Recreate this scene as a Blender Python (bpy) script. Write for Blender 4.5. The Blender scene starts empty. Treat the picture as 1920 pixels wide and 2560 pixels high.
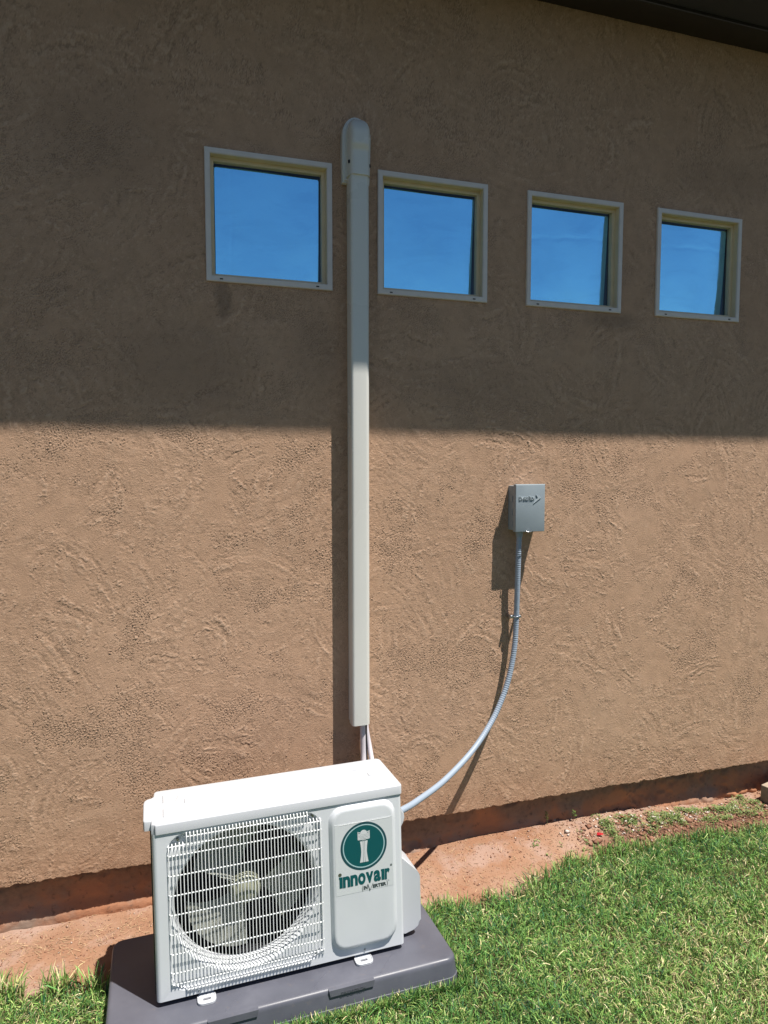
import bpy, bmesh, math, random
import numpy as np
from mathutils import Vector, Matrix, Euler
random.seed(7)
RNG = np.random.default_rng(11)
D = bpy.data
scene = bpy.context.scene
C = scene.collection
PI = math.pi

# ------------------------------------------------------------------ camera
cam_d = D.cameras.new('camera'); cam = D.objects.new('camera', cam_d); C.objects.link(cam)
cam.location = (0.4520, -2.7795, 1.5731)
cam.rotation_euler = (1.5021366, 0.00036, -0.3097790)
cam_d.sensor_fit = 'VERTICAL'; cam_d.sensor_height = 24.0; cam_d.sensor_width = 18.0
cam_d.lens = 1722.6 / 2560.0 * 24.0
cam_d.clip_start = 0.02; cam_d.clip_end = 2000
scene.camera = cam
scene.render.resolution_x = 768; scene.render.resolution_y = 1024

# ------------------------------------------------------------------ sky + sun
SUN = Vector((0.93, -1.0, 3.35)).normalized()          # towards the sun
world = D.worlds.new('World'); scene.world = world; world.use_nodes = True
wn = world.node_tree
sky = wn.nodes.new('ShaderNodeTexSky'); sky.sky_type = 'NISHITA'; sky.sun_disc = False
sky.sun_elevation = math.asin(SUN.z)
sky.sun_rotation = math.atan2(SUN.x, SUN.y)
sky.altitude = 1500; sky.air_density = 1.0; sky.dust_density = 0.2; sky.ozone_density = 2.0
wn.links.new(sky.outputs[0], wn.nodes['Background'].inputs['Color'])
wn.nodes['Background'].inputs['Strength'].default_value = 0.05
sl = D.lights.new('sun', 'SUN'); sl.energy = 5.0; sl.angle = math.radians(0.53); sl.color = (1.0, 0.95, 0.88)
so = D.objects.new('sun', sl); C.objects.link(so); so.location = (4, -4, 12)
so.rotation_euler = SUN.to_track_quat('Z', 'Y').to_euler()
vs = scene.view_settings
vs.view_transform = 'Standard'; vs.look = 'None'; vs.exposure = 0.72; vs.gamma = 1.0; vs.use_curve_mapping = False
scene.cycles.max_bounces = 8; scene.cycles.glossy_bounces = 4; scene.cycles.transmission_bounces = 6

# ------------------------------------------------------------------ helpers
def link(o, parent=None):
    C.objects.link(o)
    if parent is not None: o.parent = parent
    return o
def tag(o, label=None, cat=None, group=None, kind=None):
    if label: o['label'] = label
    if cat: o['category'] = cat
    if group: o['group'] = group
    if kind: o['kind'] = kind
    return o
def empty(name, loc=(0, 0, 0), rot=(0, 0, 0)):
    o = D.objects.new(name, None); o.location = loc; o.rotation_euler = rot; o.empty_display_size = .05
    return link(o)
def obj(name, bm, mat, parent=None, smooth=None):
    me = D.meshes.new(name); bm.normal_update(); bm.to_mesh(me); bm.free()
    if mat is not None:
        for m in (mat if isinstance(mat, (list, tuple)) else [mat]): me.materials.append(m)
    if smooth is not None: shade(me, smooth)
    return link(D.objects.new(name, me), parent)
def shade(me, ang=35):
    me.polygons.foreach_set('use_smooth', [True] * len(me.polygons))
    try: me.set_sharp_from_angle(angle=math.radians(ang))
    except Exception: pass
def fast_mesh(name, V, Q=None, T=None, mat=None, parent=None, smooth=False, col=None):
    V = np.asarray(V, np.float32)
    nq = 0 if Q is None else len(Q); nt = 0 if T is None else len(T)
    loops = []
    if nq: loops.append(np.asarray(Q, np.int32).ravel())
    if nt: loops.append(np.asarray(T, np.int32).ravel())
    L = np.concatenate(loops)
    starts = np.concatenate([np.arange(nq) * 4, nq * 4 + np.arange(nt) * 3]).astype(np.int32)
    me = D.meshes.new(name)
    me.vertices.add(len(V)); me.vertices.foreach_set('co', V.ravel())
    me.loops.add(len(L)); me.loops.foreach_set('vertex_index', L)
    me.polygons.add(nq + nt); me.polygons.foreach_set('loop_start', starts)
    if smooth: me.polygons.foreach_set('use_smooth', np.ones(nq + nt, bool))
    me.update(calc_edges=True)
    if col is not None:
        a = me.color_attributes.new('tint', 'FLOAT_COLOR', 'POINT')
        c4 = np.ones((len(V), 4), np.float32); c4[:, :3] = col; a.data.foreach_set('color', c4.ravel())
    if mat: me.materials.append(mat)
    return link(D.objects.new(name, me), parent)
def box(bm, x0, x1, y0, y1, z0, z1, bev=0, seg=2, M=None):
    r = bmesh.ops.create_cube(bm, size=1)
    vs_ = r['verts']
    for v in vs_:
        v.co = Vector((x0 + (v.co.x + .5) * (x1 - x0), y0 + (v.co.y + .5) * (y1 - y0), z0 + (v.co.z + .5) * (z1 - z0)))
    if bev:
        es = list({e for v in vs_ for e in v.link_edges})
        r = bmesh.ops.bevel(bm, geom=es, offset=bev, segments=seg, profile=.5, affect='EDGES', clamp_overlap=True)
        vs_ = list({v for f in r['faces'] for v in f.verts} | {v for v in vs_ if v.is_valid})
    if M is not None: bmesh.ops.transform(bm, matrix=M, verts=vs_)
    return vs_
def cyl(bm, p0, p1, r, n=16, r2=None, cap=True):
    p0 = Vector(p0); p1 = Vector(p1); d = p1 - p0
    M = Matrix.Translation((p0 + p1) / 2) @ d.to_track_quat('Z', 'Y').to_matrix().to_4x4()
    return bmesh.ops.create_cone(bm, cap_ends=cap, cap_tris=False, segments=n, radius1=r, radius2=r if r2 is None else r2, depth=d.length, matrix=M)['verts']
def tube(bm, pts, rad, n=8, cap=True):
    """swept tube; rad = number or list"""
    pts = [Vector(p) for p in pts]; N = len(pts)
    rads = rad if isinstance(rad, (list, tuple)) else [rad] * N
    up = None; rings = []
    for i in range(N):
        t = (pts[min(i + 1, N - 1)] - pts[max(i - 1, 0)]).normalized()
        if up is None:
            up = t.orthogonal().normalized()
        up = (up - t * up.dot(t)).normalized(); s = t.cross(up)
        rings.append([bm.verts.new(pts[i] + (up * math.cos(2 * PI * k / n) + s * math.sin(2 * PI * k / n)) * rads[i]) for k in range(n)])
    for i in range(N - 1):
        for k in range(n):
            bm.faces.new((rings[i][k], rings[i][(k + 1) % n], rings[i + 1][(k + 1) % n], rings[i + 1][k]))
    if cap:
        bm.faces.new(rings[0][::-1]); bm.faces.new(rings[-1])
def rr_loop(cx, cz, w, h, r, angs):
    """points of a rounded rectangle hit by rays from its centre"""
    out = []
    for a in angs:
        dx, dz = math.cos(a), math.sin(a)
        lo, hi = 0, w + h
        for _ in range(40):
            m = (lo + hi) / 2; x, z = abs(dx * m), abs(dz * m)
            qx, qz = x - (w / 2 - r), z - (h / 2 - r)
            d = math.hypot(max(qx, 0), max(qz, 0)) + min(max(qx, qz), 0) - r
            if d > 0: hi = m
            else: lo = m
        out.append((cx + dx * lo, cz + dz * lo))
    return out
def bridge(bm, A, B, mi=0):
    n = len(A)
    for i in range(n):
        f = bm.faces.new((A[i], A[(i + 1) % n], B[(i + 1) % n], B[i])); f.material_index = mi
def prism(bm, poly, y0, y1, M=None):
    """poly (x,z) counter-clockwise seen from -y, extruded from y0 (front) to y1"""
    a = [bm.verts.new((x, y0, z)) for x, z in poly]; b = [bm.verts.new((x, y1, z)) for x, z in poly]
    bm.faces.new(a); bm.faces.new(b[::-1]); bridge(bm, b, a)
    if M is not None: bmesh.ops.transform(bm, matrix=M, verts=a + b)
    return a, b
def resample(pts, n):
    """Catmull-Rom through pts"""
    P = [Vector(p) for p in pts]; P = [2 * P[0] - P[1]] + P + [2 * P[-1] - P[-2]]
    out = []
    m = len(P) - 3
    for i in range(n + 1):
        u = i / n * m; k = min(int(u), m - 1); t = u - k
        a, b, c, d = P[k:k + 4]
        out.append(.5 * ((2 * b) + (c - a) * t + (2 * a - 5 * b + 4 * c - d) * t * t + (3 * b - a - 3 * c + d) * t ** 3))
    return out
def text_mesh(name, body, mat, parent, x0, x1, z0, z1, y, bold=0.0, thick=.0006, mirror=False):
    """text fitted into [x0,x1]x[z0,z1] facing -y at depth y"""
    cu = D.curves.new(name, 'FONT'); cu.body = body; cu.offset = bold; cu.extrude = 0.01; cu.resolution_u = 4
    tmp = D.objects.new('tmp_text', cu); C.objects.link(tmp)
    bpy.context.view_layer.update()
    me = D.meshes.new_from_object(tmp.evaluated_get(bpy.context.evaluated_depsgraph_get()))
    D.objects.remove(tmp); D.curves.remove(cu)
    n = len(me.vertices); co = np.empty(n * 3, np.float32); me.vertices.foreach_get('co', co); co = co.reshape(-1, 3)
    mn = co.min(0); mx = co.max(0)
    X = x0 + (co[:, 0] - mn[0]) / (mx[0] - mn[0]) * (x1 - x0)
    Zz = z0 + (co[:, 1] - mn[1]) / (mx[1] - mn[1]) * (z1 - z0)
    Yy = y - (co[:, 2] - mn[2]) / (mx[2] - mn[2]) * thick
    me.vertices.foreach_set('co', np.stack([X, Yy, Zz], 1).astype(np.float32).ravel()); me.update()
    me.name = name; me.materials.clear(); me.materials.append(mat)
    return link(D.objects.new(name, me), parent)

# --- numpy noise
def band(shape, lo, hi, seed, px):
    """band-limited gaussian noise, wavelengths lo..hi metres on a grid of px metres; ~unit std"""
    r = np.random.default_rng(seed); n = r.standard_normal(shape).astype(np.float32)
    F = np.fft.rfft2(n); fy = np.fft.fftfreq(shape[0], px)[:, None]; fx = np.fft.rfftfreq(shape[1], px)[None]
    f = np.hypot(fx, fy); g = np.exp(-(f * lo) ** 2 * .7) * (1 - np.exp(-(f * hi) ** 2 * .7))
    o = np.fft.irfft2(F * g, s=shape); return (o / o.std()).astype(np.float32)
def vnoise(x, y, seed=0):
    x = np.asarray(x, np.float64); y = np.asarray(y, np.float64)
    xi = np.floor(x).astype(np.int64); yi = np.floor(y).astype(np.int64); fx = x - xi; fy = y - yi
    fx = fx * fx * (3 - 2 * fx); fy = fy * fy * (3 - 2 * fy)
    def h(a, b):
        n = (a * 374761393 + b * 668265263 + seed * 1442695041) & 0x7fffffff
        n = ((n ^ (n >> 13)) * 1274126177) & 0x7fffffff
        return ((n ^ (n >> 16)) & 0xffff) / 32767.5 - 1
    return (h(xi, yi) * (1 - fx) + h(xi + 1, yi) * fx) * (1 - fy) + (h(xi, yi + 1) * (1 - fx) + h(xi + 1, yi + 1) * fx) * fy
def sst(a, b, x):
    t = np.clip((x - a) / (b - a), 0, 1); return t * t * (3 - 2 * t)

# ------------------------------------------------------------------ materials
def mat(name, col, rough=.6, metal=0, spec=.5, noise=None, bump=None, coat=0, attr=None):
    """noise=(scale, amount) tonal variation of the surface's own colour; bump=(scale, strength, dist)"""
    m = D.materials.new(name); m.use_nodes = True; nt = m.node_tree; b = nt.nodes['Principled BSDF']
    b.inputs['Base Color'].default_value = (*col, 1); b.inputs['Roughness'].default_value = rough
    b.inputs['Metallic'].default_value = metal; b.inputs['Specular IOR Level'].default_value = spec
    b.inputs['Coat Weight'].default_value = coat
    tc = nt.nodes.new('ShaderNodeTexCoord')
    if noise:
        n = nt.nodes.new('ShaderNodeTexNoise'); n.inputs['Scale'].default_value = noise[0]; n.inputs['Detail'].default_value = 6
        nt.links.new(tc.outputs['Object'], n.inputs['Vector'])
        r = nt.nodes.new('ShaderNodeMapRange'); r.inputs[1].default_value = .3; r.inputs[2].default_value = .7
        r.inputs[3].default_value = 1 - noise[1]; r.inputs[4].default_value = 1 + noise[1]
        nt.links.new(n.outputs[0], r.inputs[0])
        hv = nt.nodes.new('ShaderNodeHueSaturation'); hv.inputs['Color'].default_value = (*col, 1)
        nt.links.new(r.outputs[0], hv.inputs['Value']); nt.links.new(hv.outputs[0], b.inputs['Base Color'])
        r2 = nt.nodes.new('ShaderNodeMapRange'); r2.inputs[1].default_value = .3; r2.inputs[2].default_value = .7
        r2.inputs[3].default_value = max(rough - .08, .02); r2.inputs[4].default_value = min(rough + .1, 1)
        nt.links.new(n.outputs[0], r2.inputs[0]); nt.links.new(r2.outputs[0], b.inputs['Roughness'])
    if bump:
        n = nt.nodes.new('ShaderNodeTexNoise'); n.inputs['Scale'].default_value = bump[0]; n.inputs['Detail'].default_value = 5
        nt.links.new(tc.outputs['Object'], n.inputs['Vector'])
        bp = nt.nodes.new('ShaderNodeBump'); bp.inputs['Strength'].default_value = bump[1]; bp.inputs['Distance'].default_value = bump[2]
        nt.links.new(n.outputs[0], bp.inputs['Height']); nt.links.new(bp.outputs[0], b.inputs['Normal'])
    return m
class N:
    """tiny node helper"""
    def __init__(s, m): s.nt = m.node_tree; s.b = s.nt.nodes['Principled BSDF']; s.tc = s.nt.nodes.new('ShaderNodeTexCoord')
    def tex(s, scale, detail=5, rough=.55, vec=None, dist=0, kind='ShaderNodeTexNoise'):
        n = s.nt.nodes.new(kind); n.inputs['Scale'].default_value = scale
        if kind == 'ShaderNodeTexNoise':
            n.inputs['Detail'].default_value = detail; n.inputs['Roughness'].default_value = rough; n.inputs['Distortion'].default_value = dist
        s.nt.links.new(vec or s.tc.outputs['Object'], n.inputs['Vector']); return n.outputs[0]
    def ramp(s, fac, stops):
        r = s.nt.nodes.new('ShaderNodeValToRGB'); s.nt.links.new(fac, r.inputs[0]); e = r.color_ramp.elements
        while len(e) < len(stops): e.new(.5)
        for el, (p, c) in zip(e, stops): el.position = p; el.color = (*c, 1) if len(c) == 3 else c
        return r.outputs[0]
    def mr(s, x, a, b, c, d):
        r = s.nt.nodes.new('ShaderNodeMapRange'); s.nt.links.new(x, r.inputs[0])
        for i, v in enumerate((a, b, c, d)): r.inputs[i + 1].default_value = v
        return r.outputs[0]
    def mix(s, f, a, b, mode='MIX'):
        m = s.nt.nodes.new('ShaderNodeMix'); m.data_type = 'RGBA'; m.blend_type = mode
        for sock, v in ((m.inputs[0], f), (m.inputs[6], a), (m.inputs[7], b)):
            if isinstance(v, bpy.types.NodeSocket): s.nt.links.new(v, sock)
            elif isinstance(v, (int, float)): sock.default_value = v
            else: sock.default_value = (*v, 1)
        return m.outputs[2]
    def math(s, op, a, b=0):
        m = s.nt.nodes.new('ShaderNodeMath'); m.operation = op
        for i, v in enumerate((a, b)):
            if isinstance(v, bpy.types.NodeSocket): s.nt.links.new(v, m.inputs[i])
            else: m.inputs[i].default_value = v
        return m.outputs[0]
    def bump(s, h, strength, dist, prev=None):
        b = s.nt.nodes.new('ShaderNodeBump'); b.inputs['Strength'].default_value = strength; b.inputs['Distance'].default_value = dist
        s.nt.links.new(h, b.inputs['Height'])
        if prev: s.nt.links.new(prev, b.inputs['Normal'])
        return b.outputs[0]
    def out(s, col=None, rough=None, normal=None):
        if col is not None: s.nt.links.new(col, s.b.inputs['Base Color'])
        if rough is not None: s.nt.links.new(rough, s.b.inputs['Roughness'])
        if normal is not None: s.nt.links.new(normal, s.b.inputs['Normal'])

M_ = {}
# stucco: tan integral-colour plaster
m = mat('tan_stucco', (.40, .27, .185), .9, spec=.2); n = N(m)
v1 = n.tex(1.3, 6); v2 = n.tex(14, 6, .6); v3 = n.tex(260, 3, .6)
c = n.ramp(v1, [(.3, (.455, .284, .185)), (.5, (.48, .303, .198)), (.7, (.505, .325, .216))])
c = n.mix(n.mr(v2, .42, .66, 0, .28), c, (.315, .205, .136))
vm = n.tex(42, 5, .7, dist=.6); c = n.mix(n.mr(vm, .52, .70, 0, .32), c, (.26, .170, .112)); c = n.mix(n.mr(vm, .46, .30, 0, .35), c, (.53, .365, .255)); vl = n.tex(5.5, 6, .62, dist=1.2); c = n.mix(n.mr(vl, .54, .68, 0, .22), c, (.30, .195, .13)); c = n.mix(n.mr(vl, .42, .32, 0, .22), c, (.50, .345, .24))
c = n.mix(n.mr(v3, .52, .72, 0, .25), c, (.25, .165, .11))
ra = n.nt.nodes.new('ShaderNodeAttribute'); ra.attribute_name = 'tint'      # relief shading put into the colour: grooves darker, crests paler
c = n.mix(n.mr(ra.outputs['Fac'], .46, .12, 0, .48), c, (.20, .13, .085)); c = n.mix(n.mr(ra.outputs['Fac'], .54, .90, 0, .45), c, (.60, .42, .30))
def blob(cx, cz, rx, rz, amt, col, c):          # an old damp stain of its own shape, ragged by noise
    a_ = n.nt.nodes.new('ShaderNodeVectorMath'); a_.operation = 'SUBTRACT'; n.nt.links.new(n.tc.outputs['Object'], a_.inputs[0]); a_.inputs[1].default_value = (cx, 0, cz)
    b_ = n.nt.nodes.new('ShaderNodeVectorMath'); b_.operation = 'MULTIPLY'; n.nt.links.new(a_.outputs[0], b_.inputs[0]); b_.inputs[1].default_value = (1 / rx, 0, 1 / rz)
    l_ = n.nt.nodes.new('ShaderNodeVectorMath'); l_.operation = 'LENGTH'; n.nt.links.new(b_.outputs[0], l_.inputs[0])
    d_ = n.math('ADD', l_.outputs['Value'], n.mr(v2, .3, .7, -.35, .35))
    return n.mix(n.mr(d_, 1.15, .5, 0, amt), c, col)
for (cx, cz, rx, rz, amt) in ((.690, 2.215, .035, .075, .55), (2.46, 2.24, .16, .05, .45), (.55, 1.95, .30, .20, .30), (1.05, 2.02, .12, .16, .22), (3.10, 2.95, .35, .12, .22), (.25, 2.75, .30, .25, .20), (1.75, 1.92, .4, .12, .18)):
    c = blob(cx, cz, rx, rz, amt, (.20, .135, .095), c)
sx = n.nt.nodes.new('ShaderNodeSeparateXYZ'); n.nt.links.new(n.tc.outputs['Object'], sx.inputs[0])
c = n.mix(n.math('MULTIPLY', n.mr(sx.outputs[2], .0, .22, .55, 0), n.mr(v2, .35, .65, .2, 1)), c, (.36, .19, .11))   # red dust splashed up by rain
rid = n.math('ABSOLUTE', n.math('SUBTRACT', n.tex(95, 3, .6, dist=.7), .5))
rid2 = n.math('ABSOLUTE', n.math('SUBTRACT', n.tex(190, 3, .6, dist=.5), .5))
msk = n.mr(n.tex(8, 5, .65, dist=.8), .42, .60, .15, 1)
n.out(c, None, n.bump(v3, .7, .0014, n.bump(n.math('MULTIPLY', rid2, msk), .8, .0030, n.bump(n.math('MULTIPLY', rid, msk), .8, .0036))))
M_['stucco'] = m
m = mat('stained_concrete', (.2, .12, .08), .92, spec=.2); n = N(m)
a = n.tex(3.5, 7, .6); b_ = n.tex(40, 5, .6)
c = n.ramp(a, [(.38, (.42, .19, .10)), (.55, (.34, .165, .095)), (.70, (.26, .20, .16))])
c = n.mix(n.mr(b_, .6, .72, 0, .7), c, (.09, .06, .045))
sx = n.nt.nodes.new('ShaderNodeSeparateXYZ'); n.nt.links.new(n.tc.outputs['Object'], sx.inputs[0])
up = n.math('ADD', n.mr(sx.outputs[2], -.15, -.02, 0, 1), n.mr(a, .3, .7, -.45, .45))
c = n.mix(n.mr(up, .35, .75, 0, .85), c, n.ramp(b_, [(.35, (.25, .165, .115)), (.6, (.185, .125, .09)), (.72, (.10, .075, .06))]))
n.out(c, None, n.bump(b_, .8, .004)); M_['foundation'] = m
M_['soffit'] = mat('dark_brown_paint', (.022, .017, .016), .55, noise=(6, .15))
M_['soffit_board'] = mat('dark_slate_paint', (.040, .040, .052), .6, noise=(6, .12))
M_['roof'] = mat('clay_roof', (.16, .09, .06), .8, noise=(4, .2))
M_['frame'] = mat('white_vinyl', (.66, .60, .56), .45, noise=(20, .05))
M_['sash'] = mat('almond_vinyl_bounce_tint', (.66, .54, .36), .5, noise=(20, .05))  # almond colour pushed yellower to stand for light reflected onto the reveal
M_['spacer'] = mat('dark_spacer', (.035, .045, .06), .6)
M_['black'] = mat('black_void', (.018, .018, .022), .8)
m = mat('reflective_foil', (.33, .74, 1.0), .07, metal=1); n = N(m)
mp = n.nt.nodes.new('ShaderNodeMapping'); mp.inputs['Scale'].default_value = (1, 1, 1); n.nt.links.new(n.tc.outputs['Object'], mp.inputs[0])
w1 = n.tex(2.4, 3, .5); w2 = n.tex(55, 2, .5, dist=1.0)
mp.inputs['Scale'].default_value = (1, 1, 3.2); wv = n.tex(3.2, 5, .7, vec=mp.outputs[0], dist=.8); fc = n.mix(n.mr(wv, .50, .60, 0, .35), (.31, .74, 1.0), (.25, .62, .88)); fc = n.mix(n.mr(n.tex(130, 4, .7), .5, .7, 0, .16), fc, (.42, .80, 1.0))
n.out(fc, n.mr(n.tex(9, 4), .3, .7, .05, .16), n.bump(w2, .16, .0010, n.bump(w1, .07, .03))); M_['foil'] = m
g = D.materials.new('window_glass'); g.use_nodes = True; nt = g.node_tree; nt.nodes.clear()
o_ = nt.nodes.new('ShaderNodeOutputMaterial'); mx = nt.nodes.new('ShaderNodeMixShader'); tr = nt.nodes.new('ShaderNodeBsdfTransparent')
gl = nt.nodes.new('ShaderNodeBsdfGlossy'); gl.inputs['Roughness'].default_value = .02; fr = nt.nodes.new('ShaderNodeFresnel'); fr.inputs[0].default_value = 1.5
tr.inputs[0].default_value = (.97, .99, 1, 1)
geo = nt.nodes.new('ShaderNodeNewGeometry'); om = nt.nodes.new('ShaderNodeMath'); om.operation = 'SUBTRACT'; om.inputs[0].default_value = 1; nt.links.new(geo.outputs['Backfacing'], om.inputs[1])
mu = nt.nodes.new('ShaderNodeMath'); mu.operation = 'MULTIPLY'; nt.links.new(fr.outputs[0], mu.inputs[0]); nt.links.new(om.outputs[0], mu.inputs[1])
nt.links.new(mu.outputs[0], mx.inputs[0]); nt.links.new(tr.outputs[0], mx.inputs[1]); nt.links.new(gl.outputs[0], mx.inputs[2]); nt.links.new(mx.outputs[0], o_.inputs[0])
M_['glass'] = g
M_['ivory'] = mat('ivory_pvc', (.645, .64, .60), .28, noise=(3, .02))
M_['ivory_seam'] = mat('seam_shadow_gap', (.10, .10, .09), .7)
M_['white'] = mat('white_powder_coat', (.60, .62, .645), .38, noise=(5, .03), bump=(700, .06, .0005))
M_['lidwhite'] = mat('white_lid_enamel', (.48, .495, .52), .33, noise=(5, .02))
M_['wire'] = mat('white_coated_wire', (.82, .83, .83), .35)
M_['hub'] = mat('olive_hub_plastic', (.26, .265, .19), .4, noise=(12, .1))
M_['fan'] = mat('olive_grey_plastic', (.50, .51, .45), .35, noise=(12, .12))
M_['coil'] = mat('black_coil_fins', (.02, .018, .016), .5, noise=(300, .5))
M_['steel'] = mat('zinc_steel', (.55, .56, .58), .3, metal=1, noise=(60, .15))
M_['screw'] = mat('screw_zinc', (.35, .37, .38), .35, metal=1)
M_['teal'] = mat('teal_print', (.003, .080, .088), .35)
M_['teal_ring'] = mat('pale_teal_print', (.36, .52, .54), .4)
M_['teal_dark'] = mat('dark_teal_print', (.012, .06, .075), .4)
M_['label'] = mat('clear_silver_label', (.575, .598, .61), .32)
M_['inkgrey'] = mat('dark_grey_ink', (.05, .065, .065), .4)
M_['inkbrown'] = mat('dark_olive_ink', (.075, .085, .06), .4)
M_['palegrey'] = mat('pale_grey_ink', (.42, .43, .45), .5)
M_['paper'] = mat('white_paper', (.8, .8, .8), .5)
m = mat('grey_pad_plastic', (.1, .076, .095), .38, spec=.45); n = N(m)
a = n.tex(5, 7, .65); b_ = n.tex(45, 5, .6)
c = n.ramp(a, [(.35, (.080, .083, .104)), (.6, (.100, .103, .127)), (.78, (.128, .131, .158))])
c = n.mix(n.mr(b_, .62, .75, 0, .4), c, (.15, .13, .125))
n.out(c, n.mr(a, .3, .7, .33, .5), n.bump(n.tex(320, 3), .15, .0008)); M_['pad'] = m
M_['boxraised'] = mat('grey_enamel_highlight', (.40, .45, .48), .35)  # box enamel lightened, standing in for sunlit highlights on raised lettering and arrow
M_['boxgrey'] = mat('grey_enamel', (.25, .295, .325), .55, noise=(14, .04))
m = mat('grey_pvc_conduit', (.27, .325, .40), .5, coat=0); M_['conduit'] = m
M_['pipewhite'] = mat('white_foam_insulation', (.62, .58, .62), .7, noise=(40, .05))
M_['cable'] = mat('black_cable', (.015, .015, .018), .45)
m = mat('dry_leaf', (.33, .15, .07), .8, noise=(30, .25)); M_['leaf'] = m
M_['red'] = mat('red_plastic', (.65, .03, .045), .45)
M_['conc'] = mat('sand_concrete', (.34, .27, .20), .9, noise=(25, .15), bump=(120, .6, .003))
# ground
m = mat('red_dirt', (.25, .11, .06), .95, spec=.15); n = N(m)
a = n.tex(2.2, 6, .6); b_ = n.tex(18, 6, .65); c_ = n.tex(160, 4, .6); v = n.tex(5.5, 5, .6)
c = n.ramp(a, [(.36, (.245, .120, .066)), (.52, (.290, .165, .104)), (.7, (.330, .215, .155))])
c = n.mix(n.mr(v, .50, .62, 0, .75), c, (.33, .225, .180))
c = n.mix(n.mr(b_, .58, .74, 0, .55), c, (.225, .090, .045))
c = n.mix(n.mr(c_, .60, .72, 0, .6), c, (.33, .23, .17))
at = n.nt.nodes.new('ShaderNodeAttribute'); at.attribute_name = 'tint'
sp = n.nt.nodes.new('ShaderNodeSeparateColor'); n.nt.links.new(at.outputs['Color'], sp.inputs[0])
lawn = n.mix(n.mr(b_, .35, .65, 0, 1), (.050, .038, .020), (.11, .085, .045))
far = n.mix(n.mr(a, .35, .65, 0, 1), (.020, .028, .012), (.034, .034, .020))
damp = n.mix(n.mr(b_, .4, .6, 0, 1), (.085, .043, .028), (.15, .075, .045))
c = n.mix(sp.outputs[2], c, damp); c = n.mix(sp.outputs[0], c, lawn); c = n.mix(sp.outputs[1], c, far)
n.out(c, None, n.bump(c_, .9, .003, n.bump(b_, .8, .012))); M_['dirt'] = m
def attr_mat(name, rough=.6, trans=0.0, spec=.3):
    m = mat(name, (.1, .1, .1), rough, spec=spec); nt = m.node_tree; b = nt.nodes['Principled BSDF']
    a = nt.nodes.new('ShaderNodeAttribute'); a.attribute_name = 'tint'; nt.links.new(a.outputs['Color'], b.inputs['Base Color'])
    if trans:
        o = nt.nodes['Material Output']; t = nt.nodes.new('ShaderNodeBsdfTranslucent'); nt.links.new(a.outputs['Color'], t.inputs[0])
        mx = nt.nodes.new('ShaderNodeMixShader'); mx.inputs[0].default_value = trans
        nt.links.new(b.outputs[0], mx.inputs[1]); nt.links.new(t.outputs[0], mx.inputs[2]); nt.links.new(mx.outputs[0], o.inputs[0])
    return m
M_['grass'] = attr_mat('grass_blades', .5, .2, .25); M_['weed'] = attr_mat('weed_leaves', .55, .25); M_['grit'] = attr_mat('grit', .9)

# ================================================================== GROUND
LAWN = np.array([(-9, -.32), (-.6, -.30), (-.107, -.300), (.083, -.335), (.187, -.37), (.30, -.40), (.9, -.42), (1.381, -.365), (1.458, -.350), (1.65, -.342), (1.85, -.342),
                 (1.93, -.300), (2.115, -.262), (2.39, -.228), (2.74, -.238), (3.2, -.292), (3.6, -.33), (12, -.35)])
def edge_y(x): return np.interp(x, LAWN[:, 0], LAWN[:, 1]) + .018 * vnoise(x * 9, x * 0 + 3, 4) + .010 * vnoise(x * 31, x * 0, 5)
def gz(x, y):
    x = np.asarray(x, float); y = np.asarray(y, float)
    near = sst(-1.2, -.2, y)
    strip = sst(-.16, -.02, y)
    z = -.192 - .012 * strip + .044 * strip * sst(1.15, 1.95, x) * (1 - sst(2.5, 3.3, x))
    z = z + .006 * vnoise(x * 2.3, y * 2.3, 1) + .004 * vnoise(x * 7, y * 7, 2) * sst(-8, -3, y) + .0022 * vnoise(x * 24, y * 24, 3) * near
    rub = sst(2.25, 2.6, x) * sst(-.34, -.25, y)            # crumbly soil by the right-hand end
    return z + rub * (.0035 * vnoise(x * 24, y * 24, 8) + .0025 * vnoise(x * 48, y * 48, 9))
def graded(a, b, d, far, g=1.35):
    mid = list(np.arange(a, b, d)); s = d; lo = []; x = a
    while x > -far: s *= g; x -= s; lo.append(x)
    s = d; hi = []; x = mid[-1]
    while x < far: s *= g; x += s; hi.append(x)
    return np.array(lo[::-1] + mid + hi)
gx = graded(-.6, 4.2, .010, 400); gy = graded(-1.5, .12, .010, 400)
X, Y = np.meshgrid(gx, gy); Z = gz(X, Y)
e = edge_y(X); lawnm = sst(-.012, .02, e - Y); farm = sst(2.9, 3.4, -Y) * lawnm + 0
farm = np.maximum(farm, sst(3.6, 5, np.abs(X - 2)) * lawnm)
damp = sst(2.30, 2.62, X + .25 * vnoise(X * 6, Y * 6, 12)) * sst(-.045, -.11, Y + .03 * vnoise(X * 14, Y * 14, 13))
nx, ny = len(gx), len(gy); idx = np.arange(nx * ny).reshape(ny, nx)
Q = np.stack([idx[:-1, :-1], idx[:-1, 1:], idx[1:, 1:], idx[1:, :-1]], -1).reshape(-1, 4)
ground = fast_mesh('ground', np.stack([X, Y, Z], -1).reshape(-1, 3), Q, mat=M_['dirt'], smooth=True,
                   col=np.stack([lawnm, farm, np.clip(damp, 0, 1) * .9], -1).reshape(-1, 3))
tag(ground, kind='structure')

# ================================================================== HOUSE
house = tag(empty('house', (1.7, .1, -.19)), 'tan stucco house wall with four small square windows above red dirt', 'house')
def hobj(o):                      # children keep world coordinates
    o.matrix_parent_inverse = house.matrix_basis.inverted(); return o
bpy.context.view_layer.update()
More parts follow.
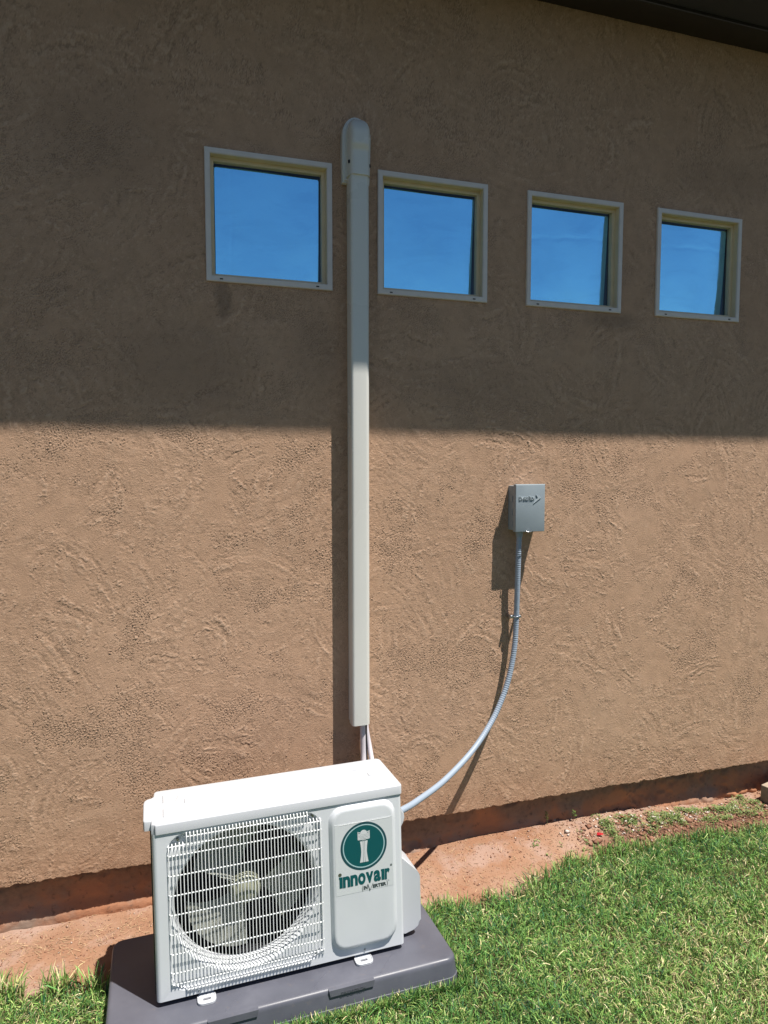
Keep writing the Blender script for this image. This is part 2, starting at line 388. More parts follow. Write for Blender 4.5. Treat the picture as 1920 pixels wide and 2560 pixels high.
# --- trowelled stucco relief, as real geometry
WX0, WX1, WZ1, PX = -.45, 3.95, 3.66, .003
W, H = int((WX1 - WX0) / PX) + 1, int(WZ1 / PX) + 1
def stucco():
    sh = (H, W)
    sm = band(sh, .10, .8, 21, PX) * .00022
    gr = band(sh, .0035, .009, 22, PX); gr2 = band(sh, .006, .015, 23, PX); mk = band(sh, .05, .35, 24, PX)
    rag = band(sh, .008, .05, 25, PX); rag2 = band(sh, .02, .12, 26, PX)
    rough = sst(-.3, .8, mk + .5 * rag2 + .2 * rag)
    h = sm + gr * (.00025 + .00070 * rough) + gr2 * .00045 * rough
    r = np.random.default_rng(5)
    for k in range(1700):
        kind = r.random()
        R = r.uniform(.10, .60); w = r.uniform(.05, .15); a0 = r.uniform(0, 2 * PI); da = r.uniform(.12, .36) / R; da = min(da, 1.9)
        px, pz = r.uniform(WX0, WX1), r.uniform(0, WZ1)           # middle of the stroke
        cx, cz = px - R * math.cos(a0), pz - R * math.sin(a0)
        ext = R * da * .5 + w + .03
        i0, i1 = max(int((pz - ext) / PX), 0), min(int((pz + ext) / PX), H); j0, j1 = max(int((px - ext - WX0) / PX), 0), min(int((px + ext - WX0) / PX), W)
        if i1 - i0 < 4 or j1 - j0 < 4: continue
        zz = (np.arange(i0, i1) * PX)[:, None]; xx = (WX0 + np.arange(j0, j1) * PX)[None]
        rg = rag[i0:i1, j0:j1]; rg2 = rag2[i0:i1, j0:j1]
        rr = np.hypot(xx - cx, zz - cz) - R; an = (np.arctan2(zz - cz, xx - cx) - a0 + PI) % (2 * PI) - PI
        er = 1 - np.abs(rr) / (w * .5) + .40 * rg2 + .22 * rg; ea = (1 - np.abs(an) / (da * .5)) * R * da / w + .50 * rg2 + .35 * rg
        d = np.minimum(er, ea); m = sst(0, .22, d)
        cur = h[i0:i1, j0:j1]
        if kind < .68:        # comb-like sweep marks
            lam = r.uniform(.0085, .0145); nlev = 200
            prof = np.convolve(r.standard_normal(nlev), np.exp(-(np.arange(-2, 3) / 1.1) ** 2), 'same'); prof /= prof.std()
            t = (rr + .004 * rg2) / lam * 2 + nlev / 2
            p = np.interp(t, np.arange(nlev), prof)
            fade = sst(-1.1, .5, rg2 + .35 * rg + r.uniform(-.5, .7))
            al = r.uniform(3.0, 8.0)          # broken crests, several times longer than wide
            q = vnoise(rr / lam * 1.15 + .5 * rg2, an * R / (lam * al) + .3 * rg, 300 + k) * 2.1
            p = np.maximum(q, -.9) * .85 + .30 * p
            new = sm[i0:i1, j0:j1] + r.uniform(.00048, .00100) * p * (.10 + .90 * fade) + gr[i0:i1, j0:j1] * .00022
        elif kind < .86:      # smooth pass of the trowel
            new = sm[i0:i1, j0:j1] + r.uniform(-.0001, .00015) + gr[i0:i1, j0:j1] * .00009
        else:                 # torn, sandy patch
            new = sm[i0:i1, j0:j1] - .0003 + gr[i0:i1, j0:j1] * .00085 + gr2[i0:i1, j0:j1] * .00060
        cur += (new - cur) * m
        lip = np.exp(-((d - .05) / .06) ** 2) * sst(.1, 1.3, rg + .2)
        cur += lip * (r.uniform(.0002, .0009) if r.random() < .45 else 0)
    return h
h = stucco()
lowfreq = band((H, W), .4, 2.0, 31, PX) * .0004
h = h + lowfreq
xs_dense = WX0 + np.arange(W) * PX
zl = np.arange(0, 960) * PX; zu = np.arange(960, H, 2) * PX
zs = np.concatenate([zl, zu]); hi = (zs / PX + .5).astype(int)
hh = h[hi]
xs = np.concatenate([[-9, -4, -1.5, -.8], xs_dense, [4.3, 5.2, 7.5, 12]])
hh = np.concatenate([np.zeros((len(zs), 4)), hh, np.zeros((len(zs), 4))], 1)
X, Zg = np.meshgrid(xs, zs); Yw = -hh
lipz = .0035 * vnoise(xs * 30, xs * 0, 41) + .003 * vnoise(xs * 90, xs * 0, 42) + .004 * vnoise(xs * 1.7, xs * 0, 43)
for k in range(6): Zg[k] += lipz * (1 - k / 6.)
WIN = dict(x0=.6247, s=.6885, w=.4965, top=2.7748, h=.4982)
Vw = np.stack([X, Yw, Zg], -1).reshape(-1, 3)
nzr, nxr = X.shape; idx = np.arange(nzr * nxr).reshape(nzr, nxr)
cxs = (X[:-1, :-1] + X[1:, 1:]) / 2; czs = (Zg[:-1, :-1] + Zg[1:, 1:]) / 2
keep = np.ones(cxs.shape, bool)
for k in range(4):
    x = WIN['x0'] + k * WIN['s']
    keep &= ~((cxs > x + .008) & (cxs < x + WIN['w'] - .008) & (czs > WIN['top'] - WIN['h'] + .008) & (czs < WIN['top'] - .008))
Q = np.stack([idx[:-1, :-1], idx[:-1, 1:], idx[1:, 1:], idx[1:, :-1]], -1)[keep]
# underside of the lip, turned back to the foundation, and a solid core behind
n0 = len(Vw); back = np.stack([xs, np.full(nxr, .10), lipz * .3 + .012], -1); mid_ = np.stack([xs, np.full(nxr, .010), lipz - .001], -1)
Vw = np.concatenate([Vw, mid_, back]); im = n0 + np.arange(nxr); ib = n0 + nxr + np.arange(nxr)
Q2 = np.concatenate([np.stack([idx[0][:-1], im[:-1], im[1:], idx[0][1:]], -1), np.stack([im[:-1], ib[:-1], ib[1:], im[1:]], -1)])
n1 = len(Vw); cv = np.array([(x, y, z) for x in (-9, 12) for y in (.112, .34) for z in (.012, 3.68)])
cf = np.array([(0, 1, 5, 4), (2, 6, 7, 3), (0, 4, 6, 2), (1, 3, 7, 5), (0, 2, 3, 1), (4, 5, 7, 6)]) + n1
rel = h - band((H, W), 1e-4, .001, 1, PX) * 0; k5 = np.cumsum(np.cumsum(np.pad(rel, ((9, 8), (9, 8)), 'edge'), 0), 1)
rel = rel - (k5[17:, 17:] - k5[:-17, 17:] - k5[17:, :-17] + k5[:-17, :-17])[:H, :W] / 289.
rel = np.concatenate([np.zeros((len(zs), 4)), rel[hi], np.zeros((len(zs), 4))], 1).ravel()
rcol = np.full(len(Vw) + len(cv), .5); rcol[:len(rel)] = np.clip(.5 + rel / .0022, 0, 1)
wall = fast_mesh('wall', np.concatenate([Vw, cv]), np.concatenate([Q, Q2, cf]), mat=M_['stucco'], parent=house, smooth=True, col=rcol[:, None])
hobj(wall)
# --- foundation
fx = np.concatenate([[-9, -3, -1], np.arange(-.5, 4.1, .008), [5, 8, 12]]); fz = np.arange(-.30, .025, .006)
X, Zf = np.meshgrid(fx, fz)
chip = sst(.25, .6, vnoise(X * 5, Zf * 12, 51) + .3 * vnoise(X * 40, Zf * 40, 52))
Yf = .068 + .006 * vnoise(X * 3, Zf * 6, 53) + .003 * vnoise(X * 22, Zf * 26, 54) + .0015 * vnoise(X * 70, Zf * 70, 55) + .012 * chip - .02 * sst(-.13, -.19, Zf)
idx = np.arange(X.size).reshape(X.shape)
hobj(fast_mesh('foundation', np.stack([X, Yf, Zf], -1).reshape(-1, 3), np.stack([idx[:-1, :-1], idx[:-1, 1:], idx[1:, 1:], idx[1:, :-1]], -1).reshape(-1, 4),
               mat=M_['foundation'], parent=house, smooth=True))
# --- eave
SZ = 3.600; SD = .545
bm = bmesh.new(); box(bm, -9, 12, -SD, -.128, SZ, SZ + .018)
eave = hobj(obj('eave', bm, M_['soffit_board'], house))
bm = bmesh.new(); box(bm, -9, 12, -.132, .02, SZ - .020, SZ + .014, .006)
o = obj('frieze_board', bm, M_['soffit'], eave, 30)
fxs = np.concatenate([[-9, -3], np.arange(-1, 6, .12), [9, 12]]); fzb = SZ + .018 + .0035 * vnoise(fxs * 2.3, fxs * 0, 15) + .0025 * vnoise(fxs * .8, fxs * 0, 16) - .0085 - .0022 * fxs
bm = bmesh.new(); secs = [[bm.verts.new((x, y, z)) for y, z in ((-SD - .024, zb), (-SD - .024, SZ + .175), (-SD - .002, SZ + .175), (-SD - .002, zb))] for x, zb in zip(fxs, fzb)]
for a_, b_ in zip(secs[:-1], secs[1:]): bridge(bm, a_, b_)
bm.faces.new(secs[0]); bm.faces.new(secs[-1][::-1])
obj('fascia', bm, M_['soffit'], eave, 30)
bm = bmesh.new()
a = [bm.verts.new(v) for v in ((-9, -SD - .05, SZ + .20), (12, -SD - .05, SZ + .20), (12, 3.2, SZ + 1.35), (-9, 3.2, SZ + 1.35))]
b = [bm.verts.new(v) for v in ((-9, -SD - .05, SZ + .235), (12, -SD - .05, SZ + .235), (12, 3.2, SZ + 1.385), (-9, 3.2, SZ + 1.385))]
bm.faces.new(a[::-1]); bm.faces.new(b); bridge(bm, a, b)
hobj(obj('roof', bm, M_['roof'], house))
# --- windows
WL = ['first window from the left, just left of the cream duct', 'second window, just right of the cream duct', 'third window from the left', 'fourth window, farthest to the right']
def rect_ring(bm, x0, x1, z0, z1, t, y0, y1, wob=0, rs=None):
    """a mitred frame of face width t between depths y0 (front) and y1"""
    def lp(i, y, jig=0):
        pts = [(x0 + i, z0 + i), (x1 - i, z0 + i), (x1 - i, z1 - i), (x0 + i, z1 - i)]
        return [bm.verts.new((px + (rs.uniform(-jig, jig) if jig else 0), y, pz + (rs.uniform(-jig, jig) if jig else 0))) for px, pz in pts]
    A = lp(0, y0, wob); B = lp(t, y0); Cc = lp(t, y1); Dd = lp(0, y1)
    bridge(bm, A, B); bridge(bm, B, Cc); bridge(bm, Cc, Dd); bridge(bm, Dd, A)
for k in range(4):
    x0 = WIN['x0'] + k * WIN['s']; x1 = x0 + WIN['w']; z1 = WIN['top']; z0 = z1 - WIN['h']; rs = random.Random(k)
    bm = bmesh.new()
    rect_ring(bm, x0, x1, z0, z1, .0215, -.010, .034, .0015, rs)
    bmesh.ops.bevel(bm, geom=[e for e in bm.edges if abs(e.verts[0].co.y + .01) < .001 and abs(e.verts[1].co.y + .01) < .001 and (e.verts[0].co - e.verts[1].co).length > .2], offset=.002, segments=2, affect='EDGES')
    win = hobj(obj('window', bm, M_['frame'], house, 30)); win['label'] = WL[k]
    bm = bmesh.new(); rect_ring(bm, x0 + .0212, x1 - .0212, z0 + .0212, z1 - .0212, .0010, -.004, .026); rect_ring(bm, x0 + .0220, x1 - .0220, z0 + .0220, z1 - .0220, .0145, .024, .048); obj('sash', bm, M_['sash'], win)  # thin first ring lines the reveal to carry the painted yellow bounce
    bm = bmesh.new(); rect_ring(bm, x0 + .030, x1 - .030, z0 + .030, z1 - .030, .008, .0485, .108); obj('spacer', bm, M_['spacer'], win)
    bm = bmesh.new(); box(bm, x0 + .033, x1 - .033, .0350, .0385, z0 + .033, z1 - .033); obj('pane', bm, M_['glass'], win)
    # foil-faced insulation sheet behind the glass, hand-cut and wavy
    n_ = 110; yy = .062; L_, R_, B_, T_ = x0 + .0385, x1 - .0395, z0 + .040, z1 - .046
    V = []
    for i in range(n_):
        for j in range(n_):
            u, v = j / (n_ - 1), i / (n_ - 1)
            cr = .016
            xx = L_ + u * (R_ - L_); zz = B_ + v * (T_ - B_)
            if i in (0, n_ - 1): zz += .0025 * math.sin(u * 5 + k) * (1 if i == 0 else .7); 
            if j in (0, n_ - 1): xx += .002 * math.sin(v * 6 + 2 * k)
            if (i in (0, n_ - 1)) and (j in (0, n_ - 1)): xx += (.006 if j == 0 else -.006); zz += (.006 if i == 0 else -.006)
            dy = -.016 * (v - .4) + .0010 * math.sin(u * (4 + k) + k * 2) * math.sin(v * 4 + k) + .00015 * float(vnoise(u * 7, v * 7, 60 + k))
            if k < 2:
                for uc, am in (((.16, 1.),) if k == 0 else ((.42, .5), (.70, 1.), (.80, .7))): dy += .0006 * am * math.exp(-((u - uc - .008 * math.sin(v * 9 + uc * 20)) / .012) ** 2)
            else: dy += (.00028 + .0001 * math.sin(u * 11 + k)) * math.exp(-((v - .70 - .03 * (k - 2) + .03 * math.sin(u * (4.2 - k * .5) + k) + .006 * math.sin(u * 23)) / .024) ** 2)
            V.append((xx, yy + dy, zz))
    ii = np.arange(n_ * n_).reshape(n_, n_)
    fo = fast_mesh('foil_sheet', V, np.stack([ii[:-1, :-1], ii[:-1, 1:], ii[1:, 1:], ii[1:, :-1]], -1).reshape(-1, 4), mat=M_['foil'], parent=win, smooth=True)
    sm_ = fo.modifiers.new('thickness', 'SOLIDIFY'); sm_.thickness = .004; sm_.offset = 1
    for fxx in (.115, .875):
        bm = bmesh.new(); cx = x0 + fxx * WIN['w']
        box(bm, cx - .006, cx + .006, -.0112, -.0095, z0 + .008, z0 + .0125); obj('weep_slot', bm, M_['black'], win)

# ================================================================== LINE-SET DUCT
duct = tag(empty('line_set_duct', (1.218, 0, .487)), 'tall cream plastic duct running up the wall between the first two windows', 'duct')
def P(o, par): o.matrix_parent_inverse = par.matrix_basis.inverted(); return o
bpy.context.view_layer.update()
DX0, DX1, DZ0, DZ1, DD = 1.180, 1.258, .487, 2.80, .0785
def arc(cx, cy, r, a0, a1, n): return [(cx + r * math.cos(math.radians(a0 + (a1 - a0) * i / n)), cy + r * math.sin(math.radians(a0 + (a1 - a0) * i / n))) for i in range(n + 1)]
def sweep_z(bm, prof, z0, z1, nz=1):
    rows = [[bm.verts.new((x, y, z0 + (z1 - z0) * i / nz)) for x, y in prof] for i in range(nz + 1)]
    for i in range(nz): bridge(bm, rows[i], rows[i + 1])
    bm.faces.new(rows[0][::-1]); bm.faces.new(rows[-1])
bm = bmesh.new()     # base channel (the strip against the wall)
sweep_z(bm, [(DX0 + .0035, .004), (DX0 + .0035, -.020), (DX0 + .0060, -.021), (DX0 + .0060, -.050), (DX1 - .0060, -.050), (DX1 - .0060, -.021), (DX1 - .0035, -.020), (DX1 - .0035, .004)], DZ0 + .004, DZ1)
P(obj('base_channel', bm, M_['ivory'], duct), duct)
bm = bmesh.new()     # snap-on cover with rounded shoulders
pr = [(DX0, -.026)] + arc(DX0 + .012, -DD + .012, .012, 180, 270, 6)[0:] + arc(DX1 - .020, -DD + .020, .020, 270, 360, 8) + [(DX1, -.026)]
inn = [(DX1 - .0025, -.026), (DX1 - .0025, -DD + .012), (DX1 - .012, -DD + .0025), (DX0 + .012, -DD + .0025), (DX0 + .0025, -DD + .012), (DX0 + .0025, -.026)]
sweep_z(bm, pr + inn, DZ0, DZ1, 1)
P(obj('cover', bm, M_['ivory'], duct, 40), duct)
# wall cap: a hooded elbow
cap_rows = []
bm = bmesh.new(); nseg = 28
def cap_sec(z):
    t = (z - 2.715) / (2.950 - 2.715)
    w = .0445 if t < .70 else .0445 * math.sqrt(max(1 - ((t - .70) / .30) ** 2.2, 0)) 
    if t < .38: d = .0865
    elif t < .50: d = .0865 + .010 * sst(.38, .50, t)
    elif t < .62: d = .0965
    else: d = .0965 * max(1 - ((t - .62) / .38) ** 2.4, 0) ** .5
    return max(w, .006), max(d, .004)
for i in range(41):
    z = 2.715 + (2.950 - 2.715) * i / 40; w, d = cap_sec(z); row = []
    for k in range(nseg + 1):
        a = PI + PI * k / nseg; e_ = .42
        cx_, sx_ = math.cos(a), math.sin(a)
        x = math.copysign(abs(cx_) ** e_, cx_) * w; y = math.copysign(abs(sx_) ** e_, sx_) * d
        row.append(bm.verts.new((1.2185 + x, y, z)))
    cap_rows.append(row)
for i in range(40):
    for k in range(nseg): bm.faces.new((cap_rows[i][k], cap_rows[i][k + 1], cap_rows[i + 1][k + 1], cap_rows[i + 1][k]))
bm.faces.new(cap_rows[-1]); bm.faces.new(cap_rows[0][::-1])
cap = P(obj('wall_cap', bm, M_['ivory'], duct, 50), duct)
bm = bmesh.new()
fl = [(1.160, 2.700), (1.272, 2.700), (1.274, 2.80)] + [(1.2175 + .0585 * math.cos(math.radians(a)), 2.878 + .080 * math.sin(math.radians(a))) for a in range(0, 181, 12)] + [(1.158, 2.80)]
prism(bm, fl, -.030, .004)
bmesh.ops.bevel(bm, geom=[e for e in bm.edges if e.verts[0].co.y < -.02 and e.verts[1].co.y < -.02], offset=.007, segments=3, affect='EDGES')
P(obj('mounting_flange', bm, M_['ivory'], duct, 50), duct)
for (x, y, z) in ((1.1765, -.066, 2.765), (1.2610, -.062, 2.760)):
    bm = bmesh.new(); cyl(bm, (x - .003, y, z), (x + .003, y - .004 , z), .0065, 14); P(obj('screw', bm, M_['black'], duct, 30), duct)

# refrigerant pipes and cable below the duct
def pipe(name, pts, r, m, label, cat, nn=40):
    bm = bmesh.new(); tube(bm, resample(pts, nn), r, 12); o = obj(name, bm, m, None, 60); return tag(o, label, cat)
pipe('insulated_pipe', [(1.232, -.045, .62), (1.232, -.047, .45), (1.233, -.055, .32), (1.225, -.12, .20), (1.20, -.24, .11), (1.16, -.37, .06)], .0115, M_['pipewhite'], 'straight white insulated pipe dropping from the duct behind the air conditioner', 'pipe')
pipe('power_cable', [(1.247, -.040, .62), (1.2475, -.044, .45), (1.2475, -.055, .32), (1.235, -.14, .19), (1.20, -.25, .13), (1.17, -.37, .11)], .0042, M_['cable'], 'thin black cable between two white pipes under the duct', 'cable')
pipe('drain_pipe', [(1.247, -.030, .62), (1.250, -.034, .47), (1.264, -.050, .36), (1.262, -.13, .25), (1.22, -.24, .16), (1.18, -.37, .10)], .0105, M_['pipewhite'], 'white pipe slanting outward to the right of the black cable', 'pipe')

# ================================================================== DISCONNECT BOX + CONDUIT
dbox = tag(empty('disconnect_box', (1.995, 0, 1.38)), 'small grey electrical disconnect box mounted on the sunlit wall', 'electrical box')
bpy.context.view_layer.update()
BX0, BX1, BZ0, BZ1, BD = 1.9235, 2.0685, 1.2755, 1.4850, .0800
bm = bmesh.new(); box(bm, BX0 + .006, BX1 - .006, -.060, .004, BZ0 + .006, BZ1 - .006, .002)
P(obj('body', bm, M_['boxgrey'], dbox, 30), dbox)
for z in (BZ0 + .035, BZ0 + .085, BZ0 + .145):      # pressed flanges on the side
    bm = bmesh.new(); box(bm, BX0 + .0035, BX0 + .0062, -.040, -.016, z - .014, z + .014, .001); P(obj('knockout', bm, M_['boxgrey'], dbox), dbox)
bm = bmesh.new(); box(bm, BX0, BX1, -BD, -.056, BZ0, BZ1, .0025, 3)
# lid rim (hollow look): slightly larger top lip
box(bm, BX0 - .001, BX1 + .001, -BD + .002, -.058, BZ1 - .004, BZ1 + .0015, .001)
cov = P(obj('cover', bm, M_['boxgrey'], dbox, 30), dbox)
# embossed wordmark with swept arrow
def word(parent, parts, x0, y, z0, hgt, total, m, bold, thick):
    """parts: (string, relative height); one row, widths proportional to glyph count"""
    ws = [len(s) * (r ** .9) * (.45 if s in 'iI' else 1) for s, r in parts]; k = total / sum(ws); x = x0
    for (s, r), w in zip(parts, ws):
        text_mesh('lettering', s, m, parent, x, x + w * k * .96, z0, z0 + hgt * r, y, bold, thick); x += w * k
word(cov, [('D', 1), ('IVERSI', .80), ('T', 1), ('ECH', .80)], BX0 + .016, -BD - .0001, 1.4165, .0190, .074, M_['boxraised'], .006, .0030)
bm = bmesh.new()
prism(bm, [(BX0 + .124 , 1.4272), (BX0 + .0985, 1.4395), (BX0 + .1075, 1.4260), (BX0 + .0865, 1.4010)], -BD - .0030, -BD + .001)
obj('arrow_emblem', bm, M_['boxraised'], cov)
bm = bmesh.new(); tube(bm, [(1.974, -BD - .002, BZ0 + .004), (1.978, -BD - .009, BZ0 + .001), (1.996, -BD - .009, BZ0 + .001), (2.000, -BD - .002, BZ0 + .004)], .0022, 8)
P(obj('hasp', bm, M_['steel'], dbox, 60), dbox)

cpts = [(1.9625, -.044, 1.256), (1.9605, -.043, 1.18), (1.958, -.042, 1.062), (1.957, -.036, .871), (1.946, -.042, .746), (1.917, -.052, .624), (1.875, -.064, .526), (1.808, -.090, .433), (1.691, -.150, .346), (1.516, -.260, .290), (1.351, -.380, .285), (1.275, -.440, .294), (1.203, -.490, .302)]
cp = resample(cpts, 560)
bm = bmesh.new()
rad = []
acc = 0
for i, p in enumerate(cp):
    if i: acc += (cp[i] - cp[i - 1]).length
    rad.append(.0122 + .0007 * (.35 + .65 * min(1, max(0, (cp[i].z - .27) / .25))) * math.sin(2 * PI * acc / .0098))
tube(bm, cp, rad, 14)
cond = tag(obj('conduit', bm, M_['conduit'], None, 70), 'ribbed blue-grey flexible conduit curving from the grey box down to the air conditioner', 'conduit')
bm = bmesh.new(); cyl(bm, (1.9625, -.044, 1.277), (1.9625, -.044, 1.252), .0155, 20); cyl(bm, (1.9625, -.044, 1.2745), (1.9625, -.044, 1.262), .0175, 8)
obj('connector', bm, M_['boxgrey'], cond, 30)
bm = bmesh.new()
for k in range(13):
    pass
tube(bm, [(1.9572 + .0135 * math.cos(a), -.0365 + .0135 * math.sin(a), .889) for a in [PI * 1.0 + PI * i / 12 for i in range(13)]], .0030, 6)
strap = obj('pipe_strap', bm, M_['steel'], None, 60); tag(strap, 'small galvanised strap clamping the grey conduit to the wall', 'strap')
bm = bmesh.new()
box(bm, 1.926, 1.9470, -.036, -.001, .881, .897, .002); obj('strap_bracket', bm, M_['steel'], strap)
bm = bmesh.new(); box(bm, 1.968, 1.9770, -.040, -.004, .881, .897, .002); obj('strap_bracket', bm, M_['steel'], strap)
bm = bmesh.new(); cyl(bm, (1.9330, -.0355, .889), (1.9330, -.042, .889), .0055, 12); obj('bolt', bm, M_['steel'], strap, 30)
bm = bmesh.new(); cyl(bm, (1.9725, -.039, .889), (1.9725, -.045, .889), .005, 12); obj('bolt', bm, M_['steel'], strap, 30)

# ================================================================== AIR CONDITIONER (local frame: x right, y back, z up; origin front-left-bottom)
UW, UH, UD = .816, .5576, .2528
UROT = (-.0471925, -.0092382, .0126688); ULOC = (.39886, -.64013, -.0900)
MU = Matrix.Translation(ULOC) @ Euler(UROT, 'XYZ').to_matrix().to_4x4()
ac = tag(empty('air_conditioner', ULOC, UROT), 'white outdoor air conditioner unit with round fan grille on a grey pad', 'air conditioner')
T = UH - .030
# casing front skin
bm = bmesh.new()
rcx, rcz, rw, rh = .287, .268, .488, .500
splitx = .5465
x0, x1, z0, z1 = .014, splitx, .0, T
cang = [math.atan2(cz_ - rcz, cx_ - rcx) for cx_, cz_ in ((x0, z0), (x1, z0), (x1, z1), (x0, z1))]
angs = sorted(set([round(-PI + 2 * PI * i / 96, 6) for i in range(96)] + [round(a, 6) for a in cang]))
def outer_pt(a):
    dx, dz = math.cos(a), math.sin(a); t = 1e9
    if dx > 1e-9: t = min(t, (x1 - rcx) / dx)
    if dx < -1e-9: t = min(t, (x0 - rcx) / dx)
    if dz > 1e-9: t = min(t, (z1 - rcz) / dz)
    if dz < -1e-9: t = min(t, (z0 - rcz) / dz)
    return rcx + dx * t, rcz + dz * t
Lo = [bm.verts.new((*outer_pt(a)[:1], 0, outer_pt(a)[1])) for a in angs]
R1 = [bm.verts.new((x, 0, z)) for x, z in rr_loop(rcx, rcz, rw, rh, .055, angs)]
R2 = [bm.verts.new((x, .002, z)) for x, z in rr_loop(rcx, rcz, rw - .005, rh - .005, .053, angs)]
R3 = [bm.verts.new((x, .013, z)) for x, z in rr_loop(rcx, rcz, rw - .010, rh - .010, .050, angs)]
HC = (.285, .271); HR = .2375
def circ(r, y): return [bm.verts.new((HC[0] + r * math.cos(a), y, HC[1] + r * math.sin(a))) for a in angs]
K = [R3, circ(HR, .013), circ(HR - .004, .0155), circ(HR - .009, .023), circ(HR - .012, .035), circ(HR - .013, .075)]
bridge(bm, R1, Lo); bridge(bm, R2, R1); bridge(bm, R3, R2)
for a_, b_ in zip(K[:-1], K[1:]): bridge(bm, b_, a_)
# rest of the shell: right front plate, rounded vertical corners, sides, back
prof = [(splitx, 0), (UW - .012, 0)] + arc(UW - .012, .012, .012, 270, 360, 6)[1:] + [(UW, UD), (0, UD), (0, .030)]
rows = [[bm.verts.new((x, y, z)) for x, y in prof] for z in (0, T)]
for i in range(len(prof) - 2): bm.faces.new((rows[0][i], rows[0][i + 1], rows[1][i + 1], rows[1][i]))
bm.faces.new((rows[0][-2], rows[0][-1], rows[1][-1], rows[1][-2]))
pl = [(0, .030)] + arc(.014, .014, .014, 180, 270, 6)
rows = [[bm.verts.new((x, y, z)) for x, y in pl] for z in (0, T)]
for i in range(len(pl) - 1): bm.faces.new((rows[0][i], rows[0][i + 1], rows[1][i + 1], rows[1][i]))
# base plate
a = [bm.verts.new(v) for v in ((.004, .004, .002), (UW - .004, .004, .002), (UW - .004, UD, .002), (.004, UD, .002))]; bm.faces.new(a[::-1])
bmesh.ops.remove_doubles(bm, verts=bm.verts, dist=.0002)
bmesh.ops.recalc_face_normals(bm, faces=bm.faces[:]); bm.normal_update()
if sum(f.normal.y * f.calc_area() for f in bm.faces if abs(f.calc_center_median().y) < .001) > 0: bmesh.ops.reverse_faces(bm, faces=bm.faces[:])
casing = obj('casing', bm, M_['white'], ac, 30)
bm = bmesh.new()     # dark interior
a0 = [(.035, .014), (.54, .014)]
box(bm, .030, .545, .0765, .240, .012, .52); 
for f in list(bm.faces):
    if f.normal.y < -.5 or abs(f.calc_center_median().y - .0765) < 1e-4: bm.faces.remove(f)
obj('fan_chamber', bm, M_['black'], ac)
bm = bmesh.new(); box(bm, -.0045, .02, .032, UD - .01, .006, T - .004, .003)
obj('coil_guard', bm, M_['coil'], ac)
# fan
FC = Vector((.286, .062, .272))
bm = bmesh.new()
rows = []
for (r, y) in ((.0, -.022), (.012, -.022), (.030, -.020), (.044, -.013), (.050, -.004), (.052, .03), (.052, .06)):
    rows.append([bm.verts.new(FC + Vector((r * math.cos(2 * PI * k / 28), y, r * math.sin(2 * PI * k / 28)))) for k in range(28)] if r else None)
for a_, b_ in zip(rows[1:-1], rows[2:]): bridge(bm, a_, b_)
bm.faces.new(rows[1])
fan = obj('fan', bm, M_['hub'], ac, 40)
for ba in (120, 240, 0):
    bm = bmesh.new(); g_ = []
    for i in range(13):
        r = .046 + (.208 - .046) * i / 12; row = []
        half = math.radians(22 + 19 * (i / 12) ** .8)
        for j in range(13):
            u = j / 12 * 2 - 1; tipc = 1 - .10 * u * u * (i / 12) ** 3
            a_ = math.radians(ba) + u * half + math.radians(-10 * i / 12)
            y = .022 - u * .030 * (1 - .35 * i / 12) + .006 * (1 - u * u)
            row.append(bm.verts.new(FC + Vector((r * tipc * math.cos(a_), y, r * tipc * math.sin(a_)))))
        g_.append(row)
    for i in range(12):
        for j in range(12): bm.faces.new((g_[i][j], g_[i][j + 1], g_[i + 1][j + 1], g_[i + 1][j]))
    bmesh.ops.solidify(bm, geom=bm.faces[:], thickness=.003)
    obj('blade', bm, M_['fan'], fan, 40)
bm = bmesh.new(); cyl(bm, FC + Vector((0, -.022, 0)), FC + Vector((0, -.030, 0)), .006, 6); obj('hub_nut', bm, M_['screw'], fan)
# motor mount struts
bm = bmesh.new()
for x in (.235, .325): box(bm, x, x + .018, .165, .172, .012, .52)
cyl(bm, FC + Vector((0, .065, 0)), FC + Vector((0, .13, 0)), .045, 24)
obj('motor', bm, M_['coil'], ac)
# grille
bm = bmesh.new()
NX = 45; gx0, gx1 = .0485, .5285
hz = [.506, .481, .452, .389, .327, .266, .204, .142, .082, .047, .022]
for i in range(NX):
    x = gx0 + (gx1 - gx0) * i / (NX - 1)
    left = i < 5; right = i > NX - 5
    zt = .484 if left else (.489 if right else .519); zb = .040 if left and i < 4 else (.034 if right else .0125)
    tube(bm, [(x, .010, zt + .002), (x, .000, zt + .0015), (x, -.0058, zt - .004), (x, -.0062, zt - .02), (x, -.0062, zb + .02), (x, -.0058, zb + .005), (x, .000, zb - .001), (x, .010, zb - .002)], .00145, 6)
def hrow(z, a, b):
    tube(bm, [(a, .011, z), (a + .0015, -.0005, z), (a + .006, -.0030, z), ((a + b) / 2, -.0030, z), (b - .006, -.0030, z), (b - .0015, -.0005, z), (b, .011, z)], .0020, 6)
for z in hz:
    a, b = gx0 - .004, gx1 + .004
    if z > .50: a, b = gx0 + 4.6 * .0109, gx1 - 3.6 * .0109
    if z < .03: a, b = gx0 + 3.6 * .0109, gx1 - 3.6 * .0109
    hrow(z, a, b)
obj('fan_grille', bm, M_['wire'], ac, 60)
for x, z in ((.077, .497), (.505, .500), (.508, .030), (.068, .030)):
    bm = bmesh.new(); cyl(bm, (x, .0125, z), (x, .004, z), .0052, 14, .004); obj('screw', bm, M_['screw'], ac, 30)
for x, z in ((.128, -.0 + .006), (.672, .012)):
    bm = bmesh.new(); cyl(bm, (x, .0005, z), (x, -.003, z), .0042, 12, .003); obj('screw', bm, M_['screw'], ac, 30)
